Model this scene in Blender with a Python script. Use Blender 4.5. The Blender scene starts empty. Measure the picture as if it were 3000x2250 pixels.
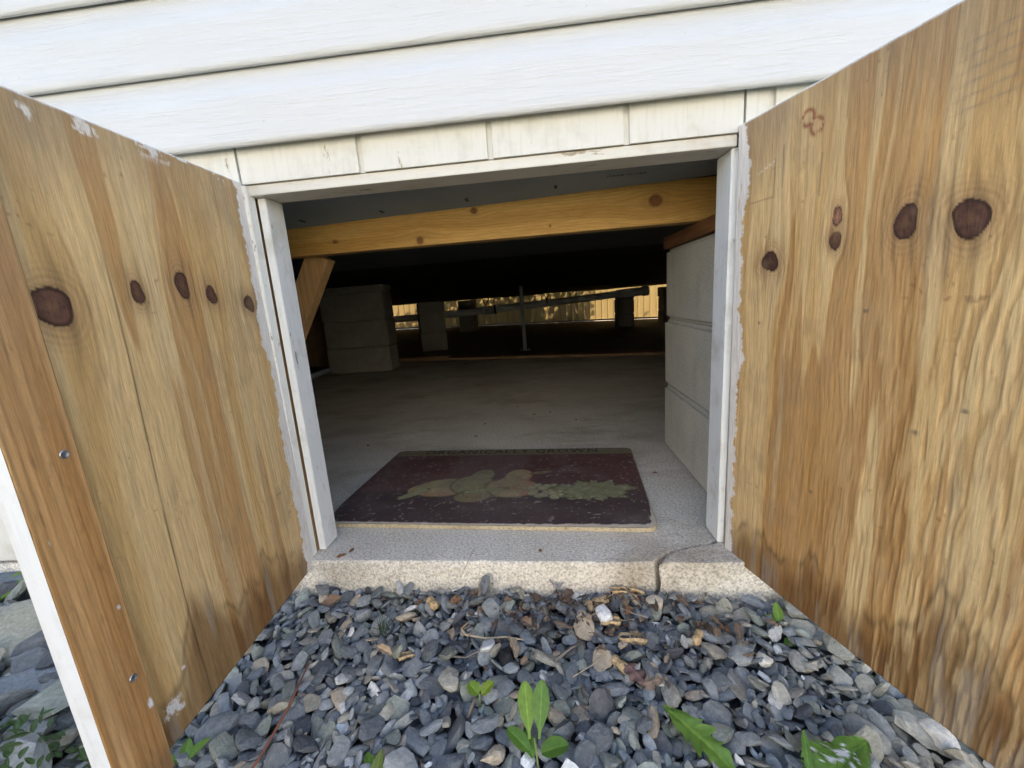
import bpy, bmesh, math, random
import numpy as np
from mathutils import Vector, Matrix, Euler
random.seed(7); rng = np.random.default_rng(7)
S = bpy.context.scene
# ------------------------------------------------------------------ camera, sky, sun, exposure
cam_d = bpy.data.cameras.new('camera'); cam = bpy.data.objects.new('camera', cam_d)
S.collection.objects.link(cam); S.camera = cam
CAM = np.array((0.4931, -0.7232, 0.4845)); CROT = (1.3661, 0.0748, 0.0723)
cam.location = CAM; cam.rotation_euler = CROT
cam_d.sensor_width = 36; cam_d.lens = 14.475; cam_d.clip_start = 0.02; cam_d.clip_end = 600
SUN_EL, SUN_AZ = math.radians(50), math.radians(24)      # azimuth from +Y towards +X: the sun stands behind the house
w = bpy.data.worlds.new('World'); S.world = w; w.use_nodes = True
wn = w.node_tree; bgn = wn.nodes['Background']
sky = wn.nodes.new('ShaderNodeTexSky'); sky.sky_type = 'NISHITA'; sky.sun_disc = False
sky.sun_elevation = SUN_EL; sky.sun_rotation = SUN_AZ; sky.dust_density = 2.0; sky.air_density = 1.0
wn.links.new(sky.outputs[0], bgn.inputs[0]); bgn.inputs[1].default_value = 0.15
sd = bpy.data.lights.new('sun', 'SUN'); sd.energy = 4.5; sd.angle = math.radians(0.53); sd.color = (1, .93, .82)
sun = bpy.data.objects.new('sun', sd); S.collection.objects.link(sun)
to_sun = Vector((math.sin(SUN_AZ)*math.cos(SUN_EL), math.cos(SUN_AZ)*math.cos(SUN_EL), math.sin(SUN_EL)))
sun.rotation_euler = to_sun.to_track_quat('Z', 'Y').to_euler(); sun.location = (2, 8, 8)
vs = S.view_settings; vs.view_transform = 'Standard'; vs.look = 'None'; vs.gamma = 1; vs.use_curve_mapping = False
vs.exposure = 2.28
vs.use_white_balance = True; vs.white_balance_temperature = 6750; vs.white_balance_tint = 11
S.cycles.max_bounces = 10; S.cycles.diffuse_bounces = 7; S.cycles.use_denoising = True

# ------------------------------------------------------------------ helpers
col = S.collection
def link(o, parent=None):
    col.objects.link(o)
    if parent is not None: o.parent = parent
    return o
def tag(o, label=None, cat=None, group=None, kind=None):
    if label: o['label'] = label
    if cat: o['category'] = cat
    if group: o['group'] = group
    if kind: o['kind'] = kind
    return o
def empty(name, loc=(0,0,0), rz=0):
    o = bpy.data.objects.new(name, None); o.location = loc; o.rotation_euler = (0,0,rz); o.empty_display_size = .05
    return link(o)
def obj(name, me, m=None, parent=None, smooth=False):
    o = bpy.data.objects.new(name, me)
    if m is not None:
        me.materials.clear()
        for q in (m if isinstance(m, (list, tuple)) else [m]): me.materials.append(q)
    if smooth: me.polygons.foreach_set('use_smooth', [True]*len(me.polygons))
    return link(o, parent)
def mesh(verts, faces, cols=None):
    me = bpy.data.meshes.new('m'); me.from_pydata([tuple(v) for v in verts], [], [tuple(f) for f in faces])
    if cols is not None: setcol(me, cols)
    me.update(); return me
def setcol(me, cols):
    a = me.attributes.new('Col', 'FLOAT_COLOR', 'POINT')
    c = np.ones((len(me.vertices), 4), np.float32); c[:, :3] = cols; a.data.foreach_set('color', c.ravel())
def fast_mesh(V, F, cols=None):
    V = np.asarray(V, np.float32); F = np.asarray(F, np.int32); k = F.shape[1]
    me = bpy.data.meshes.new('m'); me.vertices.add(len(V)); me.vertices.foreach_set('co', V.ravel())
    me.loops.add(F.size); me.loops.foreach_set('vertex_index', F.ravel())
    me.polygons.add(len(F)); me.polygons.foreach_set('loop_start', np.arange(0, F.size, k, dtype=np.int32))
    me.polygons.foreach_set('loop_total', np.full(len(F), k, np.int32))
    me.update(calc_edges=True); me.validate()
    if cols is not None: setcol(me, np.asarray(cols).reshape(-1, 3))
    return me
def grid_mesh(P, cols=None):           # P [r,c,3]
    r, c = P.shape[:2]; i = np.arange(r*c).reshape(r, c)
    F = np.stack([i[:-1,:-1], i[:-1,1:], i[1:,1:], i[1:,:-1]], -1).reshape(-1, 4)
    return fast_mesh(P.reshape(-1, 3), F, cols)
def box_mesh(x0, x1, y0, y1, z0, z1, bev=0.0, seg=2):
    bm = bmesh.new(); bmesh.ops.create_cube(bm, size=1)
    for v in bm.verts: v.co = ((x0+x1)/2+v.co.x*(x1-x0), (y0+y1)/2+v.co.y*(y1-y0), (z0+z1)/2+v.co.z*(z1-z0))
    if bev: bmesh.ops.bevel(bm, geom=bm.edges[:], offset=bev, segments=seg, affect='EDGES', profile=.5)
    me = bpy.data.meshes.new('m'); bm.to_mesh(me); bm.free(); return me
def prism_mesh(poly, axis, a, b):      # polygon extruded along axis
    n = len(poly); V = []
    for t in (a, b):
        for p, q in poly: V.append({'x': (t, p, q), 'y': (p, t, q), 'z': (p, q, t)}[axis])
    F = [list(range(n))[::-1], list(range(n, 2*n))] + [[i, (i+1) % n, n+(i+1) % n, n+i] for i in range(n)]
    bm = bmesh.new(); vs_ = [bm.verts.new(v) for v in V]
    for f in F: bm.faces.new([vs_[i] for i in f])
    bmesh.ops.recalc_face_normals(bm, faces=bm.faces[:])
    bmesh.ops.triangulate(bm, faces=[f for f in bm.faces if len(f.verts) > 4])
    me = bpy.data.meshes.new('m'); bm.to_mesh(me); bm.free(); return me
def tube_mesh(pts, rad, n=8, cap=True):
    pts = [Vector(p) for p in pts]; V = []; F = []
    rads = rad if hasattr(rad, '__len__') else [rad]*len(pts)
    prev = None
    for i, p in enumerate(pts):
        t = (pts[min(i+1, len(pts)-1)]-pts[max(i-1, 0)]).normalized()
        a = prev if prev is not None else (Vector((0,0,1)) if abs(t.z) < .9 else Vector((1,0,0)))
        u = (a - t*a.dot(t)).normalized(); prev = u; vv = t.cross(u)
        for k in range(n):
            an = 2*math.pi*k/n; V.append(p+(u*math.cos(an)+vv*math.sin(an))*rads[i])
    for i in range(len(pts)-1):
        for k in range(n): F.append([i*n+k, i*n+(k+1) % n, (i+1)*n+(k+1) % n, (i+1)*n+k])
    if cap: F.append(list(range(n))[::-1]); F.append([(len(pts)-1)*n+k for k in range(n)])
    return mesh(V, F)
# lattice noise
def _h(i, j, s):
    n = (i.astype(np.int64)*374761393 + j.astype(np.int64)*668265263 + s*974634751) & 0xffffffff
    n = ((n ^ (n >> 13))*1274126177) & 0xffffffff
    return ((n ^ (n >> 16)) & 0xffff)/65535.
def vn(x, y, s=0):
    x, y = np.broadcast_arrays(np.asarray(x, float), np.asarray(y, float))
    i, j = np.floor(x), np.floor(y); f, g = x-i, y-j
    f = f*f*f*(f*(f*6-15)+10); g = g*g*g*(g*(g*6-15)+10)
    a, b, c, d = _h(i, j, s), _h(i+1, j, s), _h(i, j+1, s), _h(i+1, j+1, s)
    return (a*(1-f)+b*f)*(1-g)+(c*(1-f)+d*f)*g
def fbm(x, y, s=0, o=4):
    t = 0; a = .5; q = 0
    for k in range(o): t = t+a*vn(np.asarray(x)*2**k, np.asarray(y)*2**k, s+k*17); q += a; a *= .55
    return t/q
def ss(a, b, x): t = np.clip((x-a)/(b-a), 0, 1); return t*t*(3-2*t)
def mx(a, b, t): t = np.asarray(t)[..., None]; return a*(1-t)+np.asarray(b)*t

# ------------------------------------------------------------------ materials
def M(name, base=(.5,.5,.5), rough=.7, spec=.3):
    m = bpy.data.materials.new(name); m.use_nodes = True; b = m.node_tree.nodes['Principled BSDF']
    b.inputs['Base Color'].default_value = (*base, 1); b.inputs['Roughness'].default_value = rough
    b.inputs['Specular IOR Level'].default_value = spec
    return m
class N:
    def __init__(s, m): s.m = m; s.t = m.node_tree; s.b = s.t.nodes['Principled BSDF']; s.tc = None
    def n(s, ty, **k):
        x = s.t.nodes.new(ty)
        for a, v in k.items(): setattr(x, a, v)
        return x
    def l(s, a, b): s.t.links.new(a, b)
    def coord(s, scale=(1,1,1), kind='Object', rot=(0,0,0), loc=(0,0,0)):
        if s.tc is None: s.tc = s.n('ShaderNodeTexCoord')
        mp = s.n('ShaderNodeMapping'); mp.inputs['Scale'].default_value = scale; mp.inputs['Rotation'].default_value = rot; mp.inputs['Location'].default_value = loc
        s.l(s.tc.outputs[kind], mp.inputs[0]); return mp.outputs[0]
    def noise(s, scale, vec, detail=4, rough=.55, dist=0):
        x = s.n('ShaderNodeTexNoise'); x.inputs['Scale'].default_value = scale; x.inputs['Detail'].default_value = detail
        x.inputs['Roughness'].default_value = rough; x.inputs['Distortion'].default_value = dist; s.l(vec, x.inputs['Vector']); return x.outputs['Fac']
    def vor(s, scale, vec, feature='F1', out='Distance'):
        x = s.n('ShaderNodeTexVoronoi', feature=feature); x.inputs['Scale'].default_value = scale; s.l(vec, x.inputs['Vector']); return x.outputs[out]
    def ramp(s, fac, stops):
        x = s.n('ShaderNodeValToRGB'); e = x.color_ramp.elements
        while len(e) < len(stops): e.new(.5)
        for q, (p, c) in zip(e, stops): q.position = p; q.color = (*c, 1) if hasattr(c, '__len__') else (c, c, c, 1)
        s.l(fac, x.inputs[0]); return x.outputs[0]
    def mix(s, a, b, f, blend='MIX'):
        x = s.n('ShaderNodeMix', data_type='RGBA', blend_type=blend)
        for q, v in ((0, f), (6, a), (7, b)):
            if hasattr(v, 'is_linked'): s.l(v, x.inputs[q])
            elif q == 0: x.inputs[0].default_value = v
            else: x.inputs[q].default_value = (*v, 1)
        return x.outputs[2]
    def color(s, c): s.l(c, s.b.inputs['Base Color'])
    def bump(s, h, strength=.3, dist=.002, prev=None):
        x = s.n('ShaderNodeBump'); x.inputs['Strength'].default_value = strength; x.inputs['Distance'].default_value = dist
        s.l(h, x.inputs['Height'])
        if prev is not None: s.l(prev, x.inputs['Normal'])
        s.l(x.outputs[0], s.b.inputs['Normal']); return x.outputs[0]
    def attr(s, name='Col'):
        x = s.n('ShaderNodeAttribute'); x.attribute_name = name; return x.outputs['Color']

def wood_vc(name, along='z', rough=.62, bumpk=.35):
    m = M(name, rough=rough, spec=.25); n = N(m)
    sc = {'z': (1,1,.05), 'x': (.05,1,1), 'y': (1,.05,1)}[along]
    g = n.noise(650, n.coord(sc), 5, .7)
    c = n.mix(n.attr(), n.ramp(g, [(.34, .62), (.66, 1.2)]), .6, 'MULTIPLY')
    f = n.noise(900, n.coord((1,1,1)), 2)
    c = n.mix(c, n.ramp(f, [(.3, .85), (.7, 1.08)]), .4, 'MULTIPLY'); n.color(c)
    n.bump(g, bumpk, .0012); return m
def lumber(name, c1, c2, along='x', rough=.65):
    m = M(name, rough=rough, spec=.2); n = N(m)
    sc = {'z': (1,1,.04), 'x': (.04,1,1), 'y': (1,.04,1)}[along]
    g = n.noise(130, n.coord(sc), 5, .6, .6)
    c = n.ramp(g, [(.32, c1), (.68, c2)])
    d = n.noise(9, n.coord(), 4); c = n.mix(c, n.ramp(d, [(.35, .6), (.65, 1.05)]), .5, 'MULTIPLY'); n.color(c)
    n.bump(g, .3, .001); return m
def white_paint(name, base=(.78,.78,.75), dirt=(.36,.32,.24), wood=(.25,.19,.12), flake=.64, along='z', rough=.5, amount=.6, streak=.12):
    m = M(name, rough=rough, spec=.35); n = N(m)
    sc = {'z': (1,1,.09), 'x': (.09,1,1)}[along]
    g = n.noise(170, n.coord(sc), 4, .6)
    d = n.noise(14, n.coord(), 5, .65)
    c = n.mix(base, dirt, n.ramp(d, [(.52, 0), (.82, amount)]))
    fl = n.noise(36, n.coord(tuple(.22 if q < 1 else 1 for q in sc)), 6, .7)
    c = n.mix(c, n.ramp(g, [(.34, .45), (.48, 1)]), streak, 'MULTIPLY')
    c = n.mix(c, wood, n.ramp(fl, [(flake, 0), (flake+.03, .85)])); n.color(c)
    b = n.bump(g, .25, .0012); n.bump(fl, .2, .001, b); return m
def concrete(name, c1, c2, spot=(.2,.17,.12), fine=1.0, stain=.5, pit=.6, rough=.9, speck=1.0):
    m = M(name, rough=rough, spec=.15); n = N(m)
    a = n.noise(5, n.coord(), 6, .65); c = n.ramp(a, [(.3, c1), (.7, c2)])
    d = n.noise(2.2, n.coord((1,2.2,1)), 7, .7, .4); c = n.mix(c, spot, n.ramp(d, [(.5, 0), (.75, stain)]))
    f = n.noise(330, n.coord(), 3, .7); c = n.mix(c, n.ramp(f, [(.3, .6), (.7, 1.18)]), .65*speck, 'MULTIPLY')
    st_ = n.noise(190, n.coord((1,1.6,1)), 3, .65); c = n.mix(c, n.ramp(st_, [(.38, .55), (.55, 1.3)]), .75*pit, 'MULTIPLY')
    sp = n.noise(90, n.coord(), 2, .5); c = n.mix(c, tuple(q*.35 for q in c1), n.ramp(sp, [(.68, 0), (.74, .6*speck)])); n.color(c)
    r = n.noise(110, n.coord(), 5, .7); b = n.bump(r, pit, .004*fine)
    n.bump(f, .35, .0015, b); return m

m_ply = wood_vc('plywood veneer'); m_beamc = wood_vc('pine beam', 'x', .6, .15); m_cleat = wood_vc('cleat wood', 'z', .5, .2)
m_shim = lumber('shim wood', (.16,.07,.03), (.27,.13,.06), 'y')
m_pine = lumber('pine', (.36,.2,.08), (.5,.31,.14), 'z'); m_board = lumber('dusty board', (.2,.12,.06), (.34,.21,.11), 'x')
m_oldply = lumber('old ply', (.2,.12,.06), (.32,.2,.11), 'z')
m_paint = white_paint('painted panel', (.60,.59,.55), amount=.6, flake=.66, streak=.14)
m_jamb = white_paint('painted jamb', (.76,.76,.74), dirt=(.38,.34,.26), flake=.635, amount=.75, streak=.15)
m_trim = white_paint('flaking trim', (.60,.58,.53), dirt=(.40,.33,.22), flake=.62, amount=.8, along='x')
m_trimv = white_paint('flaking strip', (.77,.75,.69), dirt=(.42,.35,.22), flake=.6, amount=.8)
m_edge = white_paint('door edge paint', (.64,.645,.65), dirt=(.42,.38,.31), flake=.68, amount=.6)
m_slab = concrete('slab concrete', (.62,.57,.48), (.76,.71,.62), (.30,.235,.155), stain=.85, pit=.85)
m_slabf = concrete('slab front', (.66,.55,.29), (.77,.67,.41), (.36,.31,.19), stain=.55, pit=.16, speck=.35)
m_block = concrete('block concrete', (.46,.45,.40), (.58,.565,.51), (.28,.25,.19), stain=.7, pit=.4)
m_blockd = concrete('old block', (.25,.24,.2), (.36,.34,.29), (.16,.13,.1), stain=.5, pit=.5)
m_dirt = concrete('dusty floor', (.16,.13,.1), (.25,.21,.16), (.1,.07,.05), stain=.6)
m_wrap = M('grey wrap', (.16,.18,.2), .55); 
n = N(m_wrap); n.color(n.ramp(n.noise(6, n.coord(), 5), [(.3, (.17,.215,.24)), (.7, (.23,.28,.31))])); n.bump(n.noise(9, n.coord(), 4), .5, .01)
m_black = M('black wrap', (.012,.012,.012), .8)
m_ink = M('black ink', (.012,.012,.014), .7)
m_pvc = M('grey plastic pipe', (.7,.7,.66), .45); m_pvcw = M('pale coupling', (.6,.6,.58), .45)
m_galv = M('galvanised steel', (.2,.205,.21), .5)
m_screw = M('screw steel', (.36,.37,.39), .38); m_screw.node_tree.nodes['Principled BSDF'].inputs['Metallic'].default_value = .9
m_blue = M('blue plastic', (.55,.66,.72), .4)
m_wallw = M('plain white wall', (.75,.75,.73), .6); m_roof = M('roof shingle', (.09,.085,.08), .9)
# vinyl siding: embossed grain running along the boards
m_vinyl = M('white vinyl', (.8,.8,.8), .42, .4); n = N(m_vinyl)
g = n.noise(150, n.coord((.06,1,1)), 4, .6, .8)
d = n.noise(3, n.coord((.5,1,2)), 5, .6)
sp = n.noise(60, n.coord((.8,1,1)), 3, .6)
c = n.mix((.53,.535,.545), (.46,.45,.42), n.ramp(d, [(.5, 0), (.85, .55)]))
c = n.mix(c, (.35,.33,.3), n.ramp(sp, [(.74, 0), (.79, .6)])); n.color(c)
n.bump(n.ramp(g, [(.45, 0), (.62, 1)]), .4, .0012)
# translucent vinyl skirting at the far side
m_skirt = bpy.data.materials.new('thin vinyl'); m_skirt.use_nodes = True; t = m_skirt.node_tree
pb = t.nodes['Principled BSDF']; pb.inputs['Base Color'].default_value = (.72,.66,.5,1)
tr = t.nodes.new('ShaderNodeBsdfTranslucent'); tr.inputs[0].default_value = (.75,.51,.2,1)
ms = t.nodes.new('ShaderNodeMixShader'); ms.inputs[0].default_value = .13
t.links.new(pb.outputs[0], ms.inputs[1]); t.links.new(tr.outputs[0], ms.inputs[2]); t.links.new(ms.outputs[0], t.nodes['Material Output'].inputs[0])

def leaf_mat(name, trans=.35, rough=.45):
    m = M(name, rough=rough, spec=.4); n = N(m); a = n.attr()
    f = n.noise(140, n.coord(), 3); c = n.mix(a, n.ramp(f, [(.3, .75), (.7, 1.15)]), .7, 'MULTIPLY'); n.color(c)
    n.bump(f, .3, .001)
    if trans:
        tr = n.n('ShaderNodeBsdfTranslucent'); n.l(c, tr.inputs[0]); ms = n.n('ShaderNodeMixShader'); ms.inputs[0].default_value = trans
        n.l(n.b.outputs[0], ms.inputs[1]); n.l(tr.outputs[0], ms.inputs[2]); n.l(ms.outputs[0], n.t.nodes['Material Output'].inputs[0])
    return m
m_leaf = leaf_mat('green leaf'); m_dry = leaf_mat('dry litter', .1, .75)
def stone_mat(name, source):
    m = M(name, rough=.72, spec=.3); n = N(m)
    if source == 'object': a = n.n('ShaderNodeObjectInfo').outputs['Color']; kind = 'Object'
    else: a = n.attr(); kind = 'Object'
    s = 1 if source != 'object' else .014
    v1 = n.noise(160*s, n.coord(), 5, .65); v2 = n.noise(520*s, n.coord(), 3, .7)
    c = n.mix(a, n.ramp(v1, [(.3, .62), (.7, 1.3)]), .8, 'MULTIPLY')
    c = n.mix(c, n.ramp(v2, [(.3, .75), (.72, 1.25)]), .6, 'MULTIPLY')
    ve = n.noise(75*s, n.coord((1,2.5,1)), 4, .6, 1.2); c = n.mix(c, (.42,.42,.4), n.ramp(ve, [(.66, 0), (.72, .45)]))
    n.color(c); b = n.bump(v1, .35, .002 if source != 'object' else .1); n.bump(v2, .25, .0008 if source != 'object' else .04, b); return m
m_stone_o = stone_mat('stone single', 'object'); m_stone_a = stone_mat('stone mass', 'attr')
m_ground = concrete('yard ground', (.075,.09,.045), (.11,.125,.06), (.06,.085,.03), stain=.7)
m_bed = concrete('grit under stones', (.09,.09,.088), (.14,.135,.125), (.05,.04,.03), stain=.6)

# ------------------------------------------------------------------ ground
bm = bmesh.new(); bmesh.ops.create_grid(bm, x_segments=40, y_segments=40, size=150)
for v in bm.verts: v.co.z = -.16
me = bpy.data.meshes.new('m'); bm.to_mesh(me); bm.free()
tag(obj('yard_ground', me, m_ground), kind='structure')
gx, gy = np.meshgrid(np.linspace(-2.6, 2.8, 180), np.linspace(-1.9, .1, 70))
gz = -.092+.012*(fbm(gx*6, gy*6, 3)-.5)
bed = obj('gravel_bed', grid_mesh(np.stack([gx, gy, gz], -1)), m_bed, smooth=True)
tag(bed, 'bed of small blue-grey gravel in front of the crawl space opening', kind='structure')

# concrete floor slab with a rough front edge and a broken corner
def resample(pl, step):
    out = []
    for a, b in zip(pl[:-1], pl[1:]):
        d = math.dist(a, b); k = max(1, int(d/step))
        for i in range(k): out.append((a[0]+(b[0]-a[0])*i/k, a[1]+(b[1]-a[1])*i/k))
    return out+[pl[-1]]
def slab_mesh(front, back, amp, tilt=(0,0,0), seed=0, bev=.004):
    fr = np.array(resample(front, .006)); nf = len(fr)
    j = (fbm(fr[:,0]*60, fr[:,1]*60, seed)-.5)*amp
    rows = []
    for dz, inn, k in ((0, bev, .6), (-bev*.5, bev*.25, .9), (-bev*1.3, 0, 1), (-.03, -.001, 1.1), (-.06, -.004, 1.4), (-.17, -.008, 1.6)):
        P = np.zeros((nf, 3)); P[:,0] = fr[:,0]; P[:,1] = fr[:,1]+inn+j*k*(1+.8*(fbm(fr[:,0]*90, np.full(nf, dz*60), seed+5)-.5)); P[:,2] = dz
        if dz == 0: P[:,2] -= .0025*ss(.6, .8, fbm(fr[:,0]*38, fr[:,1]*10, seed+9))
        rows.append(P)
    V = np.concatenate(rows); bk = [(x, y, 0) for x, y in back]
    bm = bmesh.new(); vs_ = [bm.verts.new(p) for p in V]; bv = [bm.verts.new(p) for p in bk]
    m1 = [bm.verts.new((p[0], .12, 0)) for p in rows[0]]; xb = [q[0] for q in back][::-1]; yb = [q[1] for q in back][::-1]
    m2 = [bm.verts.new((p[0], float(np.interp(p[0], xb, yb)), 0)) for p in rows[0]]
    for i in range(nf-1):
        bm.faces.new((vs_[i], vs_[i+1], m1[i+1], m1[i])); bm.faces.new((m1[i], m1[i+1], m2[i+1], m2[i]))
    for r in range(5):
        for i in range(nf-1):
            q = bm.faces.new((vs_[r*nf+i], vs_[(r+1)*nf+i], vs_[(r+1)*nf+i+1], vs_[r*nf+i+1])); q.material_index = 0 if r == 0 else 1; q.smooth = True
    for v in bv: bm.verts.remove(v)
    tx, ty, tz = tilt
    for v in bm.verts: v.co.z += tz+tx*(v.co.x-.7)+ty*v.co.y
    bmesh.ops.recalc_face_normals(bm, faces=bm.faces[:])
    me = bpy.data.meshes.new('m'); bm.to_mesh(me); bm.free(); return me
front = [(-2.9,.01),(-.3,-.008),(.018,-.0205),(.312,-.032),(.640,-.0475),(.655,-.0465),(.666,-.0455),(.670,-.039),(.678,-.030),(.689,-.021),(.7,-.0155),(.712,-.0075),(.728,-.006),(.741,.0005),(.755,.001),(.766,.0075),(.784,.0085),(.8,.017),(.84,.019),(1.05,.02),(1.055,-.07),(3.3,-.1)]
floor_o = obj('concrete_floor', slab_mesh(front, [(3.3,2.9),(1.3,2.55),(-1.9,3.3),(-2.9,3.3)], .006, seed=3), [m_slab, m_slabf])
tag(floor_o, kind='structure')
chunk = [(.674,-.0535),(.681,-.046),(.690,-.030),(.706,-.0235),(.714,-.0165),(.73,-.0145),(.743,-.0075),(.757,-.0065),(.769,.0005),(.786,.001),(.802,.0095),(.842,.012),(1.045,.013)]
bm = bmesh.new()
fl = np.array(resample([(.674,-.0535),(.70,-.0525),(.75,-.055),(.80,-.055),(.84,-.058),(1.045,-.07)], .006)); bk = np.array(resample(chunk, .004))[1:]
ring = np.concatenate([fl[::-1], bk[:]]); jj = (fbm(ring[:,0]*70, ring[:,1]*70, 21)-.5)*.004
lay = []
for dz, k in ((.003, .93), (-.002, .985), (-.008, 1), (-.02, 1), (-.035, .99), (-.05, 1), (-.07, .985), (-.16, .99)):
    cxy = np.array([.85, -.03]); P = np.zeros((len(ring), 3)); P[:,:2] = cxy+(ring-cxy)*(1-(1-k)*.25); P[:,1] += jj*(1 if dz < .003 else .4)+.006*(fbm(ring[:,0]*45, np.full(len(ring), dz*50), 23)-.5); P[:,0] += .010*(fbm(np.full(len(ring), dz*45), ring[:,1]*20, 27)-.5)*(dz < .002); P[:,2] = dz-(.003*ss(.5, .8, fbm(ring[:,0]*40, ring[:,1]*40, 29)) if dz == .003 else 0)
    lay.append([bm.verts.new(p) for p in P])
n_ = len(ring)
f = bm.faces.new(lay[0]); f.material_index = 0
for r in range(7):
    for i in range(n_):
        q = bm.faces.new((lay[r][i], lay[r+1][i], lay[r+1][(i+1) % n_], lay[r][(i+1) % n_])); q.material_index = 0 if r == 0 else 1
bmesh.ops.triangulate(bm, faces=[f], ngon_method='EAR_CLIP'); bmesh.ops.recalc_face_normals(bm, faces=bm.faces[:])
me = bpy.data.meshes.new('m'); bm.to_mesh(me); bm.free()
tag(obj('broken_corner', me, [m_slab, m_slabf], floor_o), 'cracked off corner of the concrete slab beside the right door')
# wedge of grit and a stone stuck in the crack
# dusty ground under the far half of the house
gx, gy = np.meshgrid(np.linspace(-4.2, 4.2, 120), np.linspace(2.3, 8.6, 90))
tt = np.clip((gy-2.6)/4.7, 0, 1.2); gz = -.006+(-.0085-.0282*gx)*tt+.012*(fbm(gx*2.5, gy*2.5, 8)-.5)*np.clip((gy-2.9)*2, 0, 1)
dirt = obj('crawl_space_ground', grid_mesh(np.stack([gx, gy, gz], -1)), m_dirt, smooth=True); tag(dirt, kind='structure')
def gzat(x, y): return -.006+(-.0085-.0282*x)*min(max((y-2.6)/4.7, 0), 1.2)

# ------------------------------------------------------------------ the house
W = .807
house = empty('house', (0, 0, 0)); tag(house, 'white clapboard house raised over a crawl space with two open hatch doors', 'house')
# clapboards: dutch-lap profile
def lap(z0, e=.111):
    return [(-.0070, z0+e+.006), (-.0100, z0+e+.001), (-.0098, z0+e-.005), (-.0102, z0+e-.012), (-.0118, z0+e-.020), (-.0150, z0+e-.030), (-.0174, z0+e-.038), (-.0184, z0+e-.046), (-.0186, z0+e-.056), (-.0202, z0+.016), (-.0208, z0+.010), (-.0205, z0+.006), (-.0194, z0+.0025), (-.0174, z0+.0004), (-.0148, z0), (-.0130, z0+.003), (-.0120, z0+.012), (-.0040, z0+.05)]
def smooth_prof(me):
    me.polygons.foreach_set('use_smooth', [False]*len(me.polygons))
x0, x1 = -2.9, 3.3
for k in range(5):
    z = .758+.1112*k
    me = prism_mesh([(p_-.006, q_) for p_, q_ in lap(z)], 'x', x0, x1); o = obj('clapboard', me, m_vinyl, house, True)
    me.set_sharp_from_angle(angle=math.radians(38))
up = []; V = []; F = []
for k in range(5, 22):
    pr = lap(.758+.1112*k); b = len(V)
    for t in (x0, x1): V += [(t, p, q) for p, q in pr]
    m_ = len(pr); F += [[b+i, b+(i+1) % m_, b+m_+(i+1) % m_, b+m_+i] for i in range(m_)]
tag(obj('upper_siding', mesh(V, F), m_vinyl, house), kind='stuff')
obj('sheathing', box_mesh(x0, x1, -.003, .03, .77, 3.2), m_wallw, house)
# grooved painted panels under the siding
def grooved(xa, xb, yf, yb, z0, z1, grooves):
    pr = [(xa, yf)]
    for gq in grooves:
        if xa < gq-.007 and gq+.007 < xb: pr += [(gq-.0048, yf), (gq-.0040, yf+.0052), (gq+.0040, yf+.0052), (gq+.0048, yf)]
    pr += [(xb, yf), (xb, yb), (xa, yb)]
    return prism_mesh(pr, 'z', z0, z1)
GR = [.2095+.2142*k for k in range(-15, 18)]
obj('header_panel', grooved(-.0005, .8115, -.0065, .0055, .7065, .775, GR), m_paint, house)
obj('skirting_panel', grooved(-2.9, -.0035, -.0085, .0015, .01, .775, GR), m_paint, house)
obj('skirting_panel', grooved(.8145, 3.3, -.0080, .002, .03, .775, GR), m_paint, house)
# header stop and jambs
obj('header_stop', box_mesh(.0015, .806, -.002, .058, .6885, .7055, .0015), m_trim, house)
bj = bmesh.new()
def leaned(x0b, x1b, x0t, x1t, ya, yb, z0, z1, chamf=0):
    V = [(x0b, ya, z0+chamf), (x1b, ya, z0+chamf*.5), (x1b, yb, z0), (x0b, yb, z0), (x0t, ya, z1), (x1t, ya, z1), (x1t, yb, z1), (x0t, yb, z1)]
    bm = bmesh.new(); v = [bm.verts.new(p) for p in V]
    for f in ((0,1,5,4),(1,2,6,5),(2,3,7,6),(3,0,4,7),(4,5,6,7),(3,2,1,0)): bm.faces.new([v[i] for i in f])
    bmesh.ops.recalc_face_normals(bm, faces=bm.faces[:]); bmesh.ops.bevel(bm, geom=bm.edges[:], offset=.0012, segments=2, affect='EDGES')
    me = bpy.data.meshes.new('m'); bm.to_mesh(me); bm.free(); return me
obj('door_jamb', leaned(.001, .0155, .008, .0225, .012, .062, .004, .688), m_jamb, house)
obj('jamb_strip', leaned(-.018, -.003, -.012, .0065, -.011, .010, .0, .704), m_trimv, house)
obj('door_jamb', leaned(.7955, .8075, .8005, .8125, .004, .060, .004, .688), m_jamb, house)
obj('jamb_strip', leaned(.8105, .822, .8125, .824, -.010, .012, .002, .704), m_trimv, house)
# rough framing behind the jambs
obj('stud', box_mesh(-.06, -.004, .014, .05, .001, .70), m_pine, house)
obj('stud', box_mesh(.826, .848, .02, .10, .001, .70), m_pine, house)

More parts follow.
